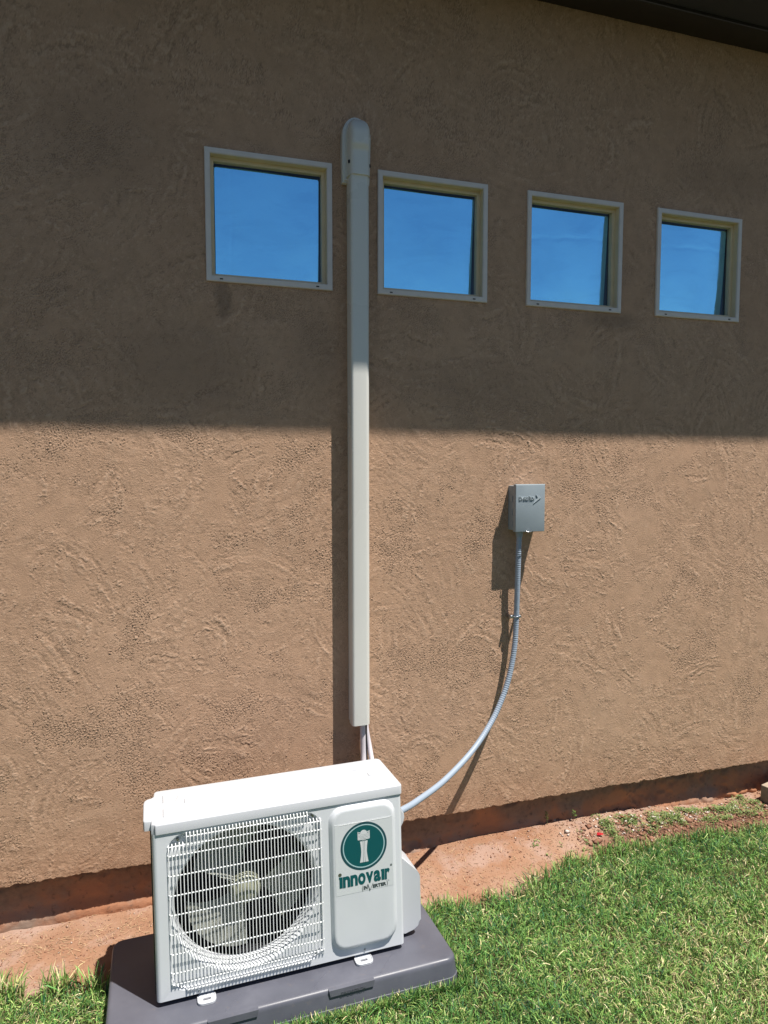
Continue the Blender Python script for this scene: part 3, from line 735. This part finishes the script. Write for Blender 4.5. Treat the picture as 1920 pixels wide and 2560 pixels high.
# raised service panel
bm = bmesh.new(); pa = [-PI + 2 * PI * i / 96 for i in range(96)]
pcx, pcz, pw, ph = .6735, .2730, .236, .492
L = []
for ins, y, r in ((0, .0004, .050), (.003, -.0012, .048), (.010, -.0105, .042), (.014, -.0126, .038), (.020, -.0130, .034)):
    L.append([bm.verts.new((x, y, z)) for x, z in rr_loop(pcx, pcz, pw - 2 * ins, ph - 2 * ins, r, pa)])
for a_, b_ in zip(L[:-1], L[1:]): bridge(bm, a_, b_)
bm.faces.new(L[-1])
panel = obj('service_panel', bm, M_['white'], ac, 50)
PY = -.0130
# brand label
bm = bmesh.new(); box(bm, .574, .776, PY - .0004, PY + .001, .222, .462); obj('brand_label', bm, M_['label'], panel)
bm = bmesh.new(); box(bm, .584, .768, PY - .0009, PY, .4580, .4592); obj('label_edge', bm, M_['paper'], panel)
def disc(name, r, y, m, cx=.6740, cz=.3760, n_=96, r_in=0):
    bm = bmesh.new(); o1 = [bm.verts.new((cx + r * math.cos(2 * PI * k / n_), y, cz + r * math.sin(2 * PI * k / n_))) for k in range(n_)]
    if r_in:
        o2 = [bm.verts.new((cx + r_in * math.cos(2 * PI * k / n_), y, cz + r_in * math.sin(2 * PI * k / n_))) for k in range(n_)]
        bridge(bm, o1, o2)
    else: bm.faces.new(o1)
    r_ = bmesh.ops.extrude_face_region(bm, geom=bm.faces[:])
    bmesh.ops.translate(bm, verts=[v for v in r_['geom'] if isinstance(v, bmesh.types.BMVert)], vec=(0, .0002, 0))
    return obj(name, bm, m, panel)
badge = disc('round_emblem', .0805, PY - .0006, M_['teal'])
disc('emblem_ring', .0735, PY - .0009, M_['teal_ring'], r_in=.0700)
disc('emblem_border', .0812, PY - .0008, M_['teal_dark'], r_in=.0745)
# emblem: waisted column under a barred sphere
bm = bmesh.new()
ecx = .6740
def col_edge(s, n_=12):
    out = []
    for i in range(n_ + 1):
        t = i / n_; z = .3210 + t * (.3925 - .3210)
        w = .0098 + .0036 * abs(2 * t - 1) ** 1.8 + .0018 * max(0, .5 - t) * 2
        out.append((ecx + s * w, z))
    return out
for xa, xb in ((-1, -.27), (-.18, .18), (.27, 1)):
    l_ = [(ecx + (x - ecx) * abs(xa if xa < 0 and xa == -1 else 1), z) for x, z in col_edge(-1)]
    lo = [(ecx + (x - ecx) * xb, z) for x, z in col_edge(1)]; hi_ = [(ecx + (x - ecx) * xa, z) for x, z in col_edge(1)]
    prism(bm, lo + hi_[::-1], PY - .0010, PY - .0005)
# sphere cap, stripes, wings
prism(bm, [(ecx + .0125 * math.cos(a), .4180 + .0125 * math.sin(a)) for a in [PI * i / 16 for i in range(17)]], PY - .0010, PY - .0005)
for k in range(5):
    z = .4175 - k * .0044; 
    hw = .0200
    prism(bm, [(ecx - hw, z - .0016), (ecx, z - .0032), (ecx + hw, z - .0016), (ecx + hw, z + .0016), (ecx, z), (ecx - hw, z + .0016)], PY - .0010, PY - .0005)
prism(bm, [(ecx - .0100, .3992), (ecx - .0055, .3955), (ecx + .0055, .3955), (ecx + .0100, .3992)], PY - .0010, PY - .0005)
for s in (-1, 1):
    q = [(ecx + s * .0190, .3995), (ecx + s * .0212, .3995), (ecx + s * .0212, .4265), (ecx + s * .0190, .4250)]
    prism(bm, q if s > 0 else q[::-1], PY - .0011, PY - .0005)
    q = [(ecx + s * .0115, .4215), (ecx + s * .0205, .4215), (ecx + s * .0205, .4250), (ecx + s * .0125, .4235)]
    prism(bm, q if s > 0 else q[::-1], PY - .0011, PY - .0005)
obj('emblem_figure', bm, M_['label'], panel)
# wordmark "innovair", first i with its dark round dot
glyph = [('|', .40), ('n', .80), ('n', .80), ('o', .84), ('v', .84), ('a', .80), ('|', .40), ('r', .58)]
tot = sum(w for _, w in glyph); x = .5845; k_ = (.7640 - .5845) / tot
for ch, w in glyph:
    xa, xb = x + .0007, x + w * k_ - .0007
    if ch == '|':
        bm = bmesh.new(); prism(bm, [(xa + .0012, .2475), (xb, .2475), (xb, .2845), (xa - .0004, .2845), (xa - .0004, .2790), (xa + .0012, .2790)], PY - .0011, PY - .0005)
        obj('lettering', bm, M_['teal'], panel)
    else: text_mesh('lettering', ch, M_['teal'], panel, xa, xb, .2470 if ch != 'o' else .2462, .2848 if ch != 'o' else .2855, PY - .0007, .038, .0005)
    x += w * k_
disc('letter_dot', .0060, PY - .0009, M_['inkbrown'], .5885, .2925, 24)
# "(INVERTER)" with the tall V
def small(s, a, b, z0, z1, bold=.04): text_mesh('lettering', s, M_['inkgrey'], panel, a, b, z0, z1, PY - .0007, bold, .0004)
small('(', .6640, .6675, .2225, .2425, .0); small('IN', .6695, .6835, .2265, .2395)
bm = bmesh.new()
for (xa, za), (xb, zb), t_ in (((.6845, .2435), (.6915, .2200), .0011), ((.6915, .2200), (.7035, .2435), .0007)):
    d_ = Vector((xb - xa, zb - za)).normalized(); nrm = Vector((-d_.y, d_.x)) * t_
    prism(bm, [(xa + nrm.x, za + nrm.y), (xa - nrm.x, za - nrm.y), (xb - nrm.x, zb - nrm.y), (xb + nrm.x, zb + nrm.y)], PY - .0011, PY - .0005)
obj('lettering', bm, M_['inkgrey'], panel)
small('ERTER', .7020, .7500, .2270, .2385); small(')', .7515, .7550, .2225, .2425, .0); small('TM', .7565, .7600, .2405, .2430, 0)
text_mesh('lettering', '\u00ae', M_['inkgrey'], panel, .7655, .7725, .2900, .2970, PY - .0007, 0, .0004)
# valve cover and handle recess on the right side
bm = bmesh.new()
vc = [(UW - .004, .312), (UW - .004, -.004), (.846, -.004)] + arc(.862, .034, .036, 270, 360, 8) + [(.898, .190)] + arc(.868, .192, .030, 0, 52, 6)
vc2 = [(UW - .004, -.002)] + [(.838, -.002)] + [(.858 + .040 * math.cos(math.radians(a)), .040 + .042 * math.sin(math.radians(a))) for a in range(-75, 1, 12)] + [(.898, .17)] + [(.862 + .036 * math.cos(math.radians(a)), .186 + .040 * math.sin(math.radians(a))) for a in range(0, 56, 9)] + [(UW - .004, .300)]
prism(bm, vc2, .052, .185)
bmesh.ops.bevel(bm, geom=[e for e in bm.edges if e.verts[0].co.y < .06 and e.verts[1].co.y < .06 and not (e.verts[0].co.x < UW and e.verts[1].co.x < UW)], offset=.006, segments=3, affect='EDGES')
obj('valve_cover', bm, M_['lidwhite'], ac, 50)
bm = bmesh.new()
hp = [(UW - .004, .375), (.822, .378), (.836, .402), (.841, .418), (.839, .436), (.830, .452), (.818, .464), (UW - .004, .470)]
prism(bm, hp, .040, .13)
bmesh.ops.bevel(bm, geom=[e for e in bm.edges if e.verts[0].co.y < .05 and e.verts[1].co.y < .05 and not (e.verts[0].co.x < UW and e.verts[1].co.x < UW)], offset=.004, segments=3, affect='EDGES')
obj('handle', bm, M_['lidwhite'], ac, 50)
# lid with side tabs
def lid_outline(o=0):
    pts = []
    def corner(cx, cy, r, a0, a1): pts.extend(arc(cx, cy, r, a0, a1, 5))
    corner(.010 - o + .006, -.004 - o + .006, .006, 180, 270)
    corner(UW + .003 + o - .012, -.004 - o + .012, .012, 270, 360)
    corner(UW + .003 + o - .020, UD + .004 + o - .020, .020, 0, 90)
    corner(.008 - o + .014, UD + .004 + o - .014, .014, 90, 180)
    pts.extend([(.006 - o, .215), (-.002 - o, .206)])
    pts.extend([(-.016 - o, .200), (-.023 - o, .188), (-.025 - o, .170), (-.024 - o, .045), (-.020 - o, .036), (-.010 - o, .034), (.000 - o, .034), (.000 - o, .020), (.000 - o, .008)])
    return pts
bm = bmesh.new()
o1 = lid_outline()
def ins(pts, d):
    n_ = len(pts); out = []
    for i in range(n_):
        a = Vector(pts[i - 1]); b = Vector(pts[i]); c = Vector(pts[(i + 1) % n_])
        t = ((c - b).normalized() + (b - a).normalized()); t = t.normalized() if t.length > 1e-6 else (c - b).normalized()
        nn = Vector((-t.y, t.x)); out.append(tuple(b + nn * d))
    return out
L = [[bm.verts.new((x, y, z)) for x, y in ins(o1, d)] for d, z in ((0, T - .001), (0, UH - .004), (.001, UH - .0016), (.003, UH - .0003), (.0055, UH))]
for a_, b_ in zip(L[:-1], L[1:]): bridge(bm, a_, b_)
bm.faces.new(L[-1]); bm.faces.new(L[0][::-1])
lid = obj('lid', bm, M_['lidwhite'], ac, 40)
bm = bmesh.new()      # pressed ribs
def rib(pts, r=.0030):
    tube(bm, [(x, y, UH - .0022) for x, y in pts], .0056, 12)
def poly_rib(pts): 
    for a, b in zip(pts[:-1], pts[1:]): rib([a, b])
    for p in pts[1:-1]: bmesh.ops.create_icosphere(bm, subdivisions=1, radius=.0056, matrix=Matrix.Translation((p[0], p[1], UH - .0022)))
poly_rib([(.040, .205), (.040, .150), (.078, .146), (.088, .182), (.690, .187), (.715, .160), (.770, .160)])
poly_rib([(.108, .152), (.108, .125), (.700, .128)])
poly_rib([(.738, .135), (.738, .108)])
poly_rib([(.040, .100), (.040, .045), (.770, .047)])
poly_rib([(.300, .086), (.735, .087)])
obj('pressed_ribs', bm, M_['lidwhite'], lid, 60)
bm = bmesh.new(); box(bm, .768, .806, .088, .170, UH - .0003, UH + .0006); stk = obj('barcode_sticker', bm, M_['paper'], lid)
bm = bmesh.new()
for k in range(4):
    y = .098 + k * .0165; box(bm, .774, .792, y, y + .0105, UH, UH + .0011)
obj('barcode_marks', bm, M_['palegrey'], stk)
# feet
for fx0, fx1 in ((.120, .177), (.634, .694)):
    bm = bmesh.new(); cx, cy, w_, d_ = (fx0 + fx1) / 2, -.010, fx1 - fx0, .050; fa = [-PI + 2 * PI * i / 48 for i in range(48)]
    for ztop, zbot in ((-.0125, -.0175),):
        o_t = [bm.verts.new((x, y, ztop)) for x, y in rr_loop(cx, cy, w_, d_, .016, fa)]
        i_t = [bm.verts.new((x, y, ztop)) for x, y in rr_loop(cx, cy - .004, .026, .010, .0049, fa)]
        o_b = [bm.verts.new((x, y, zbot)) for x, y in rr_loop(cx, cy, w_, d_, .016, fa)]
        i_b = [bm.verts.new((x, y, zbot)) for x, y in rr_loop(cx, cy - .004, .026, .010, .0049, fa)]
        bridge(bm, i_t, o_t); bridge(bm, o_t, o_b); bridge(bm, i_b, i_t); bridge(bm, o_b, i_b)
    # upstanding rim
    o_r = rr_loop(cx, cy, w_ - .003, d_ - .003, .015, fa)
    tube(bm, [(x, y, -.0125) for x, y in o_r if y < .006], .0022, 8)
    obj('foot', bm, M_['lidwhite'], ac, 45)
    bm = bmesh.new(); box(bm, fx0 + .006, fx1 - .006, .012, UD - .01, -.018, .0015); obj('foot_rail', bm, M_['lidwhite'], ac)

# ================================================================== EQUIPMENT PAD (same tilt as the unit)
pad = tag(empty('equipment_pad', ULOC, UROT), 'grey plastic equipment pad lying on dirt and grass under the air conditioner', 'pad')
bm = bmesh.new()
px0, px1, py0, py1 = -.147, .968, -.100, .405
pa = []
pcx_, pcy_, pw_, pd_ = (px0 + px1) / 2, (py0 + py1) / 2, px1 - px0, py1 - py0
def rrp(w, h_, r, n_=8):
    out = []
    for (sx, sy, a0) in ((1, -1, 270), (1, 1, 0), (-1, 1, 90), (-1, -1, 180)):
        out += arc(pcx_ + sx * (w / 2 - r), pcy_ + sy * (h_ / 2 - r), r, a0, a0 + 90, n_)
    return out
L = []
for gr_, z, r in ((.012, -.125, .045), (.0095, -.080, .042), (.0070, -.079, .041), (.003, -.035, .038), (.0012, -.0265, .036), (-.002, -.0215, .034), (-.008, -.0190, .030), (-.012, -.0185, .028)):
    L.append([bm.verts.new((x, y, z)) for x, y in rrp(pw_ + 2 * gr_, pd_ + 2 * gr_, r)])
for a_, b_ in zip(L[:-1], L[1:]): bridge(bm, a_, b_)
bm.faces.new(L[-1])
body = obj('pad_body', bm, M_['pad'], pad, 50)
for a, b in ((.145, .297), (.520, .672)):
    bm = bmesh.new()
    # label plate flush with the top, projecting over the front edge
    v = [bm.verts.new(p_) for p_ in ((a, -.092, -.0192), (b, -.092, -.0192), (b, -.108, -.0198), (a, -.108, -.0198), (a + .004, -.1085, -.040), (b - .004, -.1085, -.040), (a + .004, -.095, -.045), (b - .004, -.095, -.045))]
    bm.faces.new((v[0], v[1], v[2], v[3])[::-1]); bm.faces.new((v[3], v[2], v[5], v[4])[::-1]); bm.faces.new((v[0], v[3], v[4], v[6])[::-1]); bm.faces.new((v[2], v[1], v[7], v[5])[::-1]); bm.faces.new((v[4], v[5], v[7], v[6])[::-1])
    bmesh.ops.recalc_face_normals(bm, faces=bm.faces[:])
    obj('raised_plate', bm, M_['pad'], body)
for k, (s, a, b) in enumerate((('DIVERSITECH', .560, .640),)):
    text_mesh('lettering', s, M_['pad'], body, a, b, -.0385, -.0285, -.1100, .0, .0006)
# moulded ribs on the top
for (xa, ya), (xb, yb) in (((.46, -.09), (.53, -.02)), ((.70, -.085), (.76, -.015)), ((.20, -.08), (.26, -.02))):
    bm = bmesh.new(); tube(bm, [(xa, ya, -.0190), (xb, yb, -.0190)], .0016, 6); obj('moulded_rib', bm, M_['pad'], body, 60)

# ================================================================== LAWN
MUi = np.array(MU.inverted())
def in_pad(x, y, mar=.0):
    z = np.full_like(x, -.19); p = np.stack([x, y, z, np.ones_like(x)], 0); q = MUi @ p
    return (q[0] > px0 - .012 - mar) & (q[0] < px1 + .012 + mar) & (q[1] > py0 - .012 - mar) & (q[1] < py1 + .012 + mar)
def blades(x, y, L, w, az, lean, col, zoff=0.0):
    n_ = len(x); z = gz(x, y) + zoff
    d = np.stack([np.cos(az), np.sin(az)], 1); ph = r.uniform(-1.1, 1.1, n_); s = np.stack([-np.sin(az) * np.cos(ph), np.cos(az) * np.cos(ph)], 1); sz_ = np.sin(ph)
    V = np.zeros((n_, 7, 3), np.float32)
    for k, (t, ww) in enumerate(((0, .8), (.45, 1.), (.8, .7))):
        f = lean * t ** 1.6 * L; up = L * t * np.sqrt(np.maximum(1 - (lean * t) ** 2 * .8, .05))
        for sgn in (0, 1):
            o = (sgn * 2 - 1) * w * .5 * ww
            V[:, k * 2 + sgn, 0] = x + d[:, 0] * f + s[:, 0] * o; V[:, k * 2 + sgn, 1] = y + d[:, 1] * f + s[:, 1] * o; V[:, k * 2 + sgn, 2] = z + up + sz_ * o
    f = lean * L; up = L * np.sqrt(np.maximum(1 - lean ** 2 * .8, .05))
    V[:, 6, 0] = x + d[:, 0] * f; V[:, 6, 1] = y + d[:, 1] * f; V[:, 6, 2] = z + up
    b = (np.arange(n_) * 7)[:, None]
    Qd = np.concatenate([b + np.array([[0, 1, 3, 2]]), b + np.array([[2, 3, 5, 4]])]); Tt = b + np.array([[4, 5, 6]])
    return V.reshape(-1, 3), Qd, Tt, np.repeat(col, 7, 0)
def grass_cols(n_, x, y, r):
    pal = np.array([(.078, .185, .045), (.125, .260, .060), (.200, .330, .082), (.300, .380, .120), (.032, .105, .050), (.48, .41, .21), (.62, .55, .33)])
    patch = vnoise(x * 2.1, y * 2.1, 71) + .6 * vnoise(x * 6, y * 6, 72)
    p = np.stack([.17 - .08 * patch, .20 + 0 * patch, .20 + .05 * patch, .15 + .05 * patch, .09 - .06 * patch, .095 + .08 * patch, .045 + .04 * patch], 1)
    p = np.clip(p, .01, 1); p /= p.sum(1, keepdims=True); cdf = p.cumsum(1); u = r.random(n_)[:, None]
    k = (u > cdf).sum(1).clip(0, 6)
    return pal[k] * (1.10 + .36 * r.standard_normal((n_, 1))).clip(.45, 1.9)
parts = []
r = np.random.default_rng(99)
n_ = 360000
x = r.uniform(-.7, 4.3, n_); y = r.uniform(-1.75, -.08, n_)
ey = edge_y(x)
dens = vnoise(x * 5, y * 5, 75) * .5 + vnoise(x * 15, y * 15, 76) * .35
edge_f = sst(-.01, .07, ey - y)
keepm = (y < ey + .012 * r.standard_normal(n_)) & ~in_pad(x, y, -.002) & (r.random(n_) < (.30 + .7 * edge_f) * (.85 + .55 * dens))
x, y = x[keepm], y[keepm]; n_ = len(x)
tuft = vnoise(x * 11, y * 11, 77)
Ls = (r.gamma(5, .0048, n_) + .008 + .014 * tuft + .006 * vnoise(x * 28, y * 28, 78)).clip(.010, .075)
lean = r.beta(2.6, 1.3, n_) * .98
az = r.uniform(0, 2 * PI, n_) + 0
cols = grass_cols(n_, x, y, r)
dry = cols[:, 0] > .2
lean = np.where(dry, .75 + .22 * r.random(n_), lean); Ls = np.where(dry, Ls * .8, Ls)
parts.append(blades(x, y, Ls, r.uniform(.0017, .0036, n_), az, lean, cols))
# longer uncut fringe along the dirt edge
n_ = 9000; x = r.uniform(-.7, 4.3, n_); y = edge_y(x) - r.normal(0.006, .020, n_)
cl = vnoise(x * 13, x * 0 + 1, 80) * 1.3; k_ = (~in_pad(x, y, .0)) & (cl > r.uniform(-1, .5, n_)); x, y = x[k_], y[k_]; n_ = len(x)
cols = grass_cols(n_, x, y, r); lk = (x < .35)
parts.append(blades(x, y, r.uniform(.025, .060, n_) * np.where(lk, 1.45, 1), r.uniform(.002, .0042, n_) * np.where(lk, 1.3, 1), r.uniform(0, 2 * PI, n_), r.beta(2, 2, n_), cols))
# taller blades against the pad
n_ = 3500; tt = r.random(n_); q = np.stack([px0 + (px1 - px0 + .03) * tt, np.full(n_, py0 - .02) - .02 * r.random(n_), np.full(n_, -.1), np.ones(n_)])
q2 = np.stack([np.full(n_, px1 + .018) + .02 * r.random(n_), py0 + (.38) * tt, np.full(n_, -.1), np.ones(n_)]); q = np.concatenate([q, q2], 1)
w_ = np.array(MU) @ q; x, y = w_[0], w_[1]; k_ = y < edge_y(x) - .01; x, y = x[k_], y[k_]; n_ = len(x)
parts.append(blades(x, y, r.uniform(.02, .055, n_), r.uniform(.002, .004, n_), r.uniform(0, 2 * PI, n_), r.beta(2, 2.5, n_), grass_cols(n_, x, y, r)))
# outer lawn, sparser
n_ = 60000; x = r.uniform(-3, 7, n_); y = r.uniform(-3.4, -.25, n_); k_ = (y < edge_y(x) - .02) & ((y < -1.7) | (x < -.65) | (x > 4.25)); x, y = x[k_], y[k_]; n_ = len(x)
parts.append(blades(x, y, r.uniform(.03, .06, n_), r.uniform(.006, .010, n_), r.uniform(0, 2 * PI, n_), r.beta(2.2, 1.6, n_), grass_cols(n_, x, y, r)))
def merge(parts):
    Vs, Qs, Ts, Cs = [], [], [], []; o = 0
    for V, Qd, Tt, c in parts:
        Vs.append(V); Qs.append(Qd + o); Ts.append(Tt + o); Cs.append(c); o += len(V)
    return np.concatenate(Vs), np.concatenate(Qs), np.concatenate(Ts), np.concatenate(Cs)
V, Qd, Tt, cc = merge(parts)
tag(fast_mesh('grass', V, Qd, Tt, mat=M_['grass'], col=cc), 'short green lawn with dry straw-coloured blades in front of the dirt strip', 'grass', kind='stuff')

# straw clippings lying on the dirt
n_ = 9000; x = r.uniform(-.6, 3.9, n_); t = r.random(n_); ey = edge_y(x); y = ey + (.06 - ey) * t
near_wall = np.exp(-((y + .09) / .05) ** 2) * (x < .9) * 1.0 + .22 + .5 * (x > 1.3) * (x < 1.55) * (y > -.2)
k_ = (r.random(n_) < near_wall) & ~in_pad(x, y, .01); x, y = x[k_], y[k_]; n_ = len(x)
L_ = r.uniform(.005, .026, n_); az = r.uniform(0, 2 * PI, n_); w = r.uniform(.0006, .0014, n_)
z0_ = gz(x, y) + .0015; z1_ = gz(x + np.cos(az) * L_, y + np.sin(az) * L_) + .0015 + r.uniform(0, .006, n_)
V = np.zeros((n_, 4, 3)); s0, s1 = -np.sin(az) * w, np.cos(az) * w
V[:, 0] = np.stack([x + s0, y + s1, z0_], 1); V[:, 1] = np.stack([x - s0, y - s1, z0_], 1)
V[:, 2] = np.stack([x + np.cos(az) * L_ - s0 * .4, y + np.sin(az) * L_ - s1 * .4, z1_], 1); V[:, 3] = np.stack([x + np.cos(az) * L_ + s0 * .4, y + np.sin(az) * L_ + s1 * .4, z1_], 1)
cc = np.repeat(np.array([(.40, .27, .16)]) * (1 + .25 * r.standard_normal((n_, 1))).clip(.4, 1.6), 4, 0)
tag(fast_mesh('straw_litter', V.reshape(-1, 3), np.arange(n_ * 4).reshape(-1, 4), mat=M_['grit'], col=cc), 'dry straw clippings scattered on the red dirt', 'straw', kind='stuff')
# grit and gravel: little octahedra squashed at random
def pebbles(x, y, s, col, sink=.2):
    n_ = len(x); base = np.array([(1, 0, 0), (0, 1, 0), (-1, 0, 0), (0, -1, 0), (0, 0, 1), (0, 0, -1)], float)
    F = np.array([(0, 1, 4), (1, 2, 4), (2, 3, 4), (3, 0, 4), (1, 0, 5), (2, 1, 5), (3, 2, 5), (0, 3, 5)])
    P_ = base[None] * (1 + .35 * r.standard_normal((n_, 6, 1))).clip(.5, 1.7) * s[:, None, None]; P_[:, :, 2] *= .6
    a = r.uniform(0, 2 * PI, n_); ca, sa = np.cos(a)[:, None], np.sin(a)[:, None]
    X_ = P_[:, :, 0] * ca - P_[:, :, 1] * sa + x[:, None]; Y_ = P_[:, :, 0] * sa + P_[:, :, 1] * ca + y[:, None]
    Z_ = P_[:, :, 2] + (gz(x, y) + s * .6 * (1 - 2 * sink))[:, None]
    T_ = (np.arange(n_) * 6)[:, None, None] + F[None]
    return np.stack([X_, Y_, Z_], -1).reshape(-1, 3), T_.reshape(-1, 3), np.repeat(col, 6, 0)
n_ = 9000; x = r.uniform(-.6, 3.9, n_); ey = edge_y(x); y = ey + (.07 - ey) * r.random(n_); k_ = ~in_pad(x, y, .01); x, y = x[k_], y[k_]; n_ = len(x)
s = r.gamma(2, .0007, n_) + .0006; s = np.where(x > 2.2, s * 1.6, s)
pal = np.array([(.30, .155, .10), (.25, .12, .075), (.36, .23, .17), (.20, .10, .065), (.44, .35, .29)]); cl = pal[r.choice(5, n_, p=[.35, .25, .2, .14, .06])]
V, T_, cc = pebbles(x, y, s, cl)
tag(fast_mesh('dirt_grit', V, None, T_, mat=M_['grit'], col=cc), 'fine reddish grit and clods strewn over the dirt strip', 'grit', kind='stuff')
n_ = 300; x = r.normal(2.85, .32, n_).clip(2.2, 3.6); y = r.normal(-.055, .030, n_).clip(-.15, .03); s = r.gamma(3, .0012, n_) + .0015
V, T_, cc = pebbles(x, y, s, np.array([(.50, .43, .38)]) * (1 + .2 * r.standard_normal((n_, 1))).clip(.5, 1.3), .1)
tag(fast_mesh('white_gravel', V, None, T_, mat=M_['grit'], col=cc), 'loose white gravel among the weeds by the wall at right', 'gravel', kind='stuff')
# crumbly clods
n_ = 700; x = r.uniform(2.3, 3.7, n_); y = r.uniform(-.24, -.03, n_); s = r.gamma(3, .0020, n_) + .002
V, T_, cc = pebbles(x, y, s, pal[r.choice([0, 1, 3], n_)] * .9, .3)
tag(fast_mesh('soil_clods', V, None, T_, mat=M_['grit'], col=cc), 'crumbled brown soil clods beside the lawn edge at right', 'soil', kind='stuff')

# low weeds: clusters of small leaves
def weed_patch(cs, name, label):
    Vs, Qs, Cs = [], [], []; o = 0
    for (cx, cy, rad_, nl, hgt) in cs:
        for _ in range(nl):
            a = r.uniform(0, 2 * PI); rr = rad_ * math.sqrt(r.random()); bx, by = cx + rr * math.cos(a), cy + rr * math.sin(a) * .7
            z = float(gz(bx, by)) + hgt * r.random() * (1 - rr / rad_ * .6) + .002
            L_ = r.uniform(.005, .014); w = L_ * r.uniform(.35, .6); d = Vector((math.cos(a + r.normal(0, .6)), math.sin(a + r.normal(0, .6)), r.uniform(-.1, .7))).normalized()
            s_ = d.cross(Vector((0, 0, 1))).normalized(); p = Vector((bx, by, z))
            Vs += [p, p + d * L_ * .5 + s_ * w * .5, p + d * L_, p + d * L_ * .5 - s_ * w * .5]; Qs.append((o, o + 1, o + 2, o + 3)); o += 4
            c_ = random.choice([(.17, .25, .07), (.24, .31, .10), (.11, .18, .06), (.30, .34, .14)]); f = random.uniform(.7, 1.25)
            Cs += [tuple(v * f for v in c_)] * 4
    return tag(fast_mesh(name, np.array([tuple(v) for v in Vs]), np.array(Qs), mat=M_['weed'], col=np.array(Cs)), label, 'weeds', kind='stuff')
cs = []
for _ in range(95):
    x = float(np.clip(r.normal(3.0, .36), 2.45, 3.75)); y = float(np.clip(r.normal(-.065 - .03 * (x - 2.9), .042), -.19, .04)); cs.append((x, y, r.uniform(.014, .045), int(r.integers(30, 95)), r.uniform(.010, .032)))
for _ in range(22): cs.append((r.uniform(1.95, 2.6), r.uniform(-.22, -.05), .012, 10, .008))
weed_patch(cs, 'low_weeds', 'low leafy weeds creeping over soil at the foot of the wall at right')
def seedling(x, y, hgt, lean, label, seed):
    rs = random.Random(seed); bz = float(gz(x, y)) - .004
    top = Vector((x + lean[0], y + lean[1], bz + hgt)); base = Vector((x, y, bz)); midp = (base + top) / 2 + Vector((lean[0] * .3, 0, 0))
    bm = bmesh.new(); tube(bm, resample([base, midp, top], 10), [.0011 - .0006 * i / 10 for i in range(11)], 6)
    root = obj('stem', bm, M_['stemgreen']); 
    e_ = empty('weed_seedling', base); bpy.context.view_layer.update(); root.parent = e_; root.matrix_parent_inverse = e_.matrix_basis.inverted()
    tag(e_, label, 'weed', group='spindly weeds at the foundation')
    Vs, Qs, o = [], [], 0; pts = resample([base, midp, top], 10)
    for k in range(16):
        p = pts[min(10, 5 + int(k * 6 / 16))]; a = k * 2.4; d = Vector((math.cos(a), math.sin(a), .35)).normalized(); L_ = rs.uniform(.008, .016); s_ = d.cross(Vector((0, 0, 1))).normalized()
        Vs += [p, p + d * L_ * .55 + s_ * L_ * .3, p + d * L_, p + d * L_ * .55 - s_ * L_ * .3]; Qs.append((o, o + 1, o + 2, o + 3)); o += 4
    f_ = fast_mesh('leaves', np.array([tuple(v) for v in Vs]), np.array(Qs), mat=M_['weed'], parent=e_, col=np.array([(.12, .19, .05)] * len(Vs)))
    f_.matrix_parent_inverse = e_.matrix_basis.inverted()
M_['stemgreen'] = mat('stem_green', (.16, .20, .07), .6)
seedling(2.185, .040, .070, (-.012, -.004), 'thin pale weed seedling at the foundation, nearer the air conditioner', 1)
seedling(2.335, .030, .060, (-.016, -.004), 'bushier weed seedling at the foundation, nearer the red scrap', 2)
# dry leaf, red scrap
bm = bmesh.new(); g_ = []
for i in range(9):
    t = i / 8; w = .011 * math.sin(PI * (t * .92 + .04)); row = []
    for j in (-1, 0, 1):
        row.append(bm.verts.new((2.572 + (t - .5) * .045 + j * w * .3, -.030 - (t - .5) * .030 + j * w, float(gz(2.572, -.03)) + .006 + .010 * (t - .5) ** 2 * 4 + .004 * abs(j))))
    g_.append(row)
for a_, b_ in zip(g_[:-1], g_[1:]):
    for j in range(2): bm.faces.new((a_[j], a_[j + 1], b_[j + 1], b_[j]))
bmesh.ops.solidify(bm, geom=bm.faces[:], thickness=.0006)
tag(obj('dry_leaf', bm, M_['leaf'], None, 60), 'curled brown dry leaf on the dirt left of the low weeds', 'leaf')
bm = bmesh.new(); z = float(gz(2.38, -.1)) + .008
for (a, b, cz_) in (((2.366, -.094), (2.392, -.106), 0), ((2.372, -.088), (2.384, -.100), .002)):
    v = [bm.verts.new(p_) for p_ in ((a[0], a[1] - .006, z + cz_), (b[0], b[1] - .004, z + .004), (b[0] + .002, b[1] + .006, z + .007), (a[0] + .004, a[1] + .007, z + .002 + cz_))]; bm.faces.new(v)
bmesh.ops.solidify(bm, geom=bm.faces[:], thickness=.0012)
tag(obj('plastic_scrap', bm, M_['red']), 'tiny bright red plastic scrap on the dirt at the lawn edge', 'scrap')
# concrete block at the right edge
bm = bmesh.new(); box(bm, 0, .42, -.20, 0, 0, .10, .006, 2)
for v in bm.verts: v.co += Vector((.002 * float(vnoise(v.co.x * 20, v.co.y * 20, 91)), 0, .0015 * float(vnoise(v.co.x * 15, v.co.z * 30, 92))))
blk = obj('concrete_block', bm, M_['conc'], None, 35); blk.location = (3.405, -.035, -.205); blk.rotation_euler = (.02, .0, math.radians(14))
tag(blk, 'pale sandy concrete block on the dirt at the right edge by the wall', 'block')
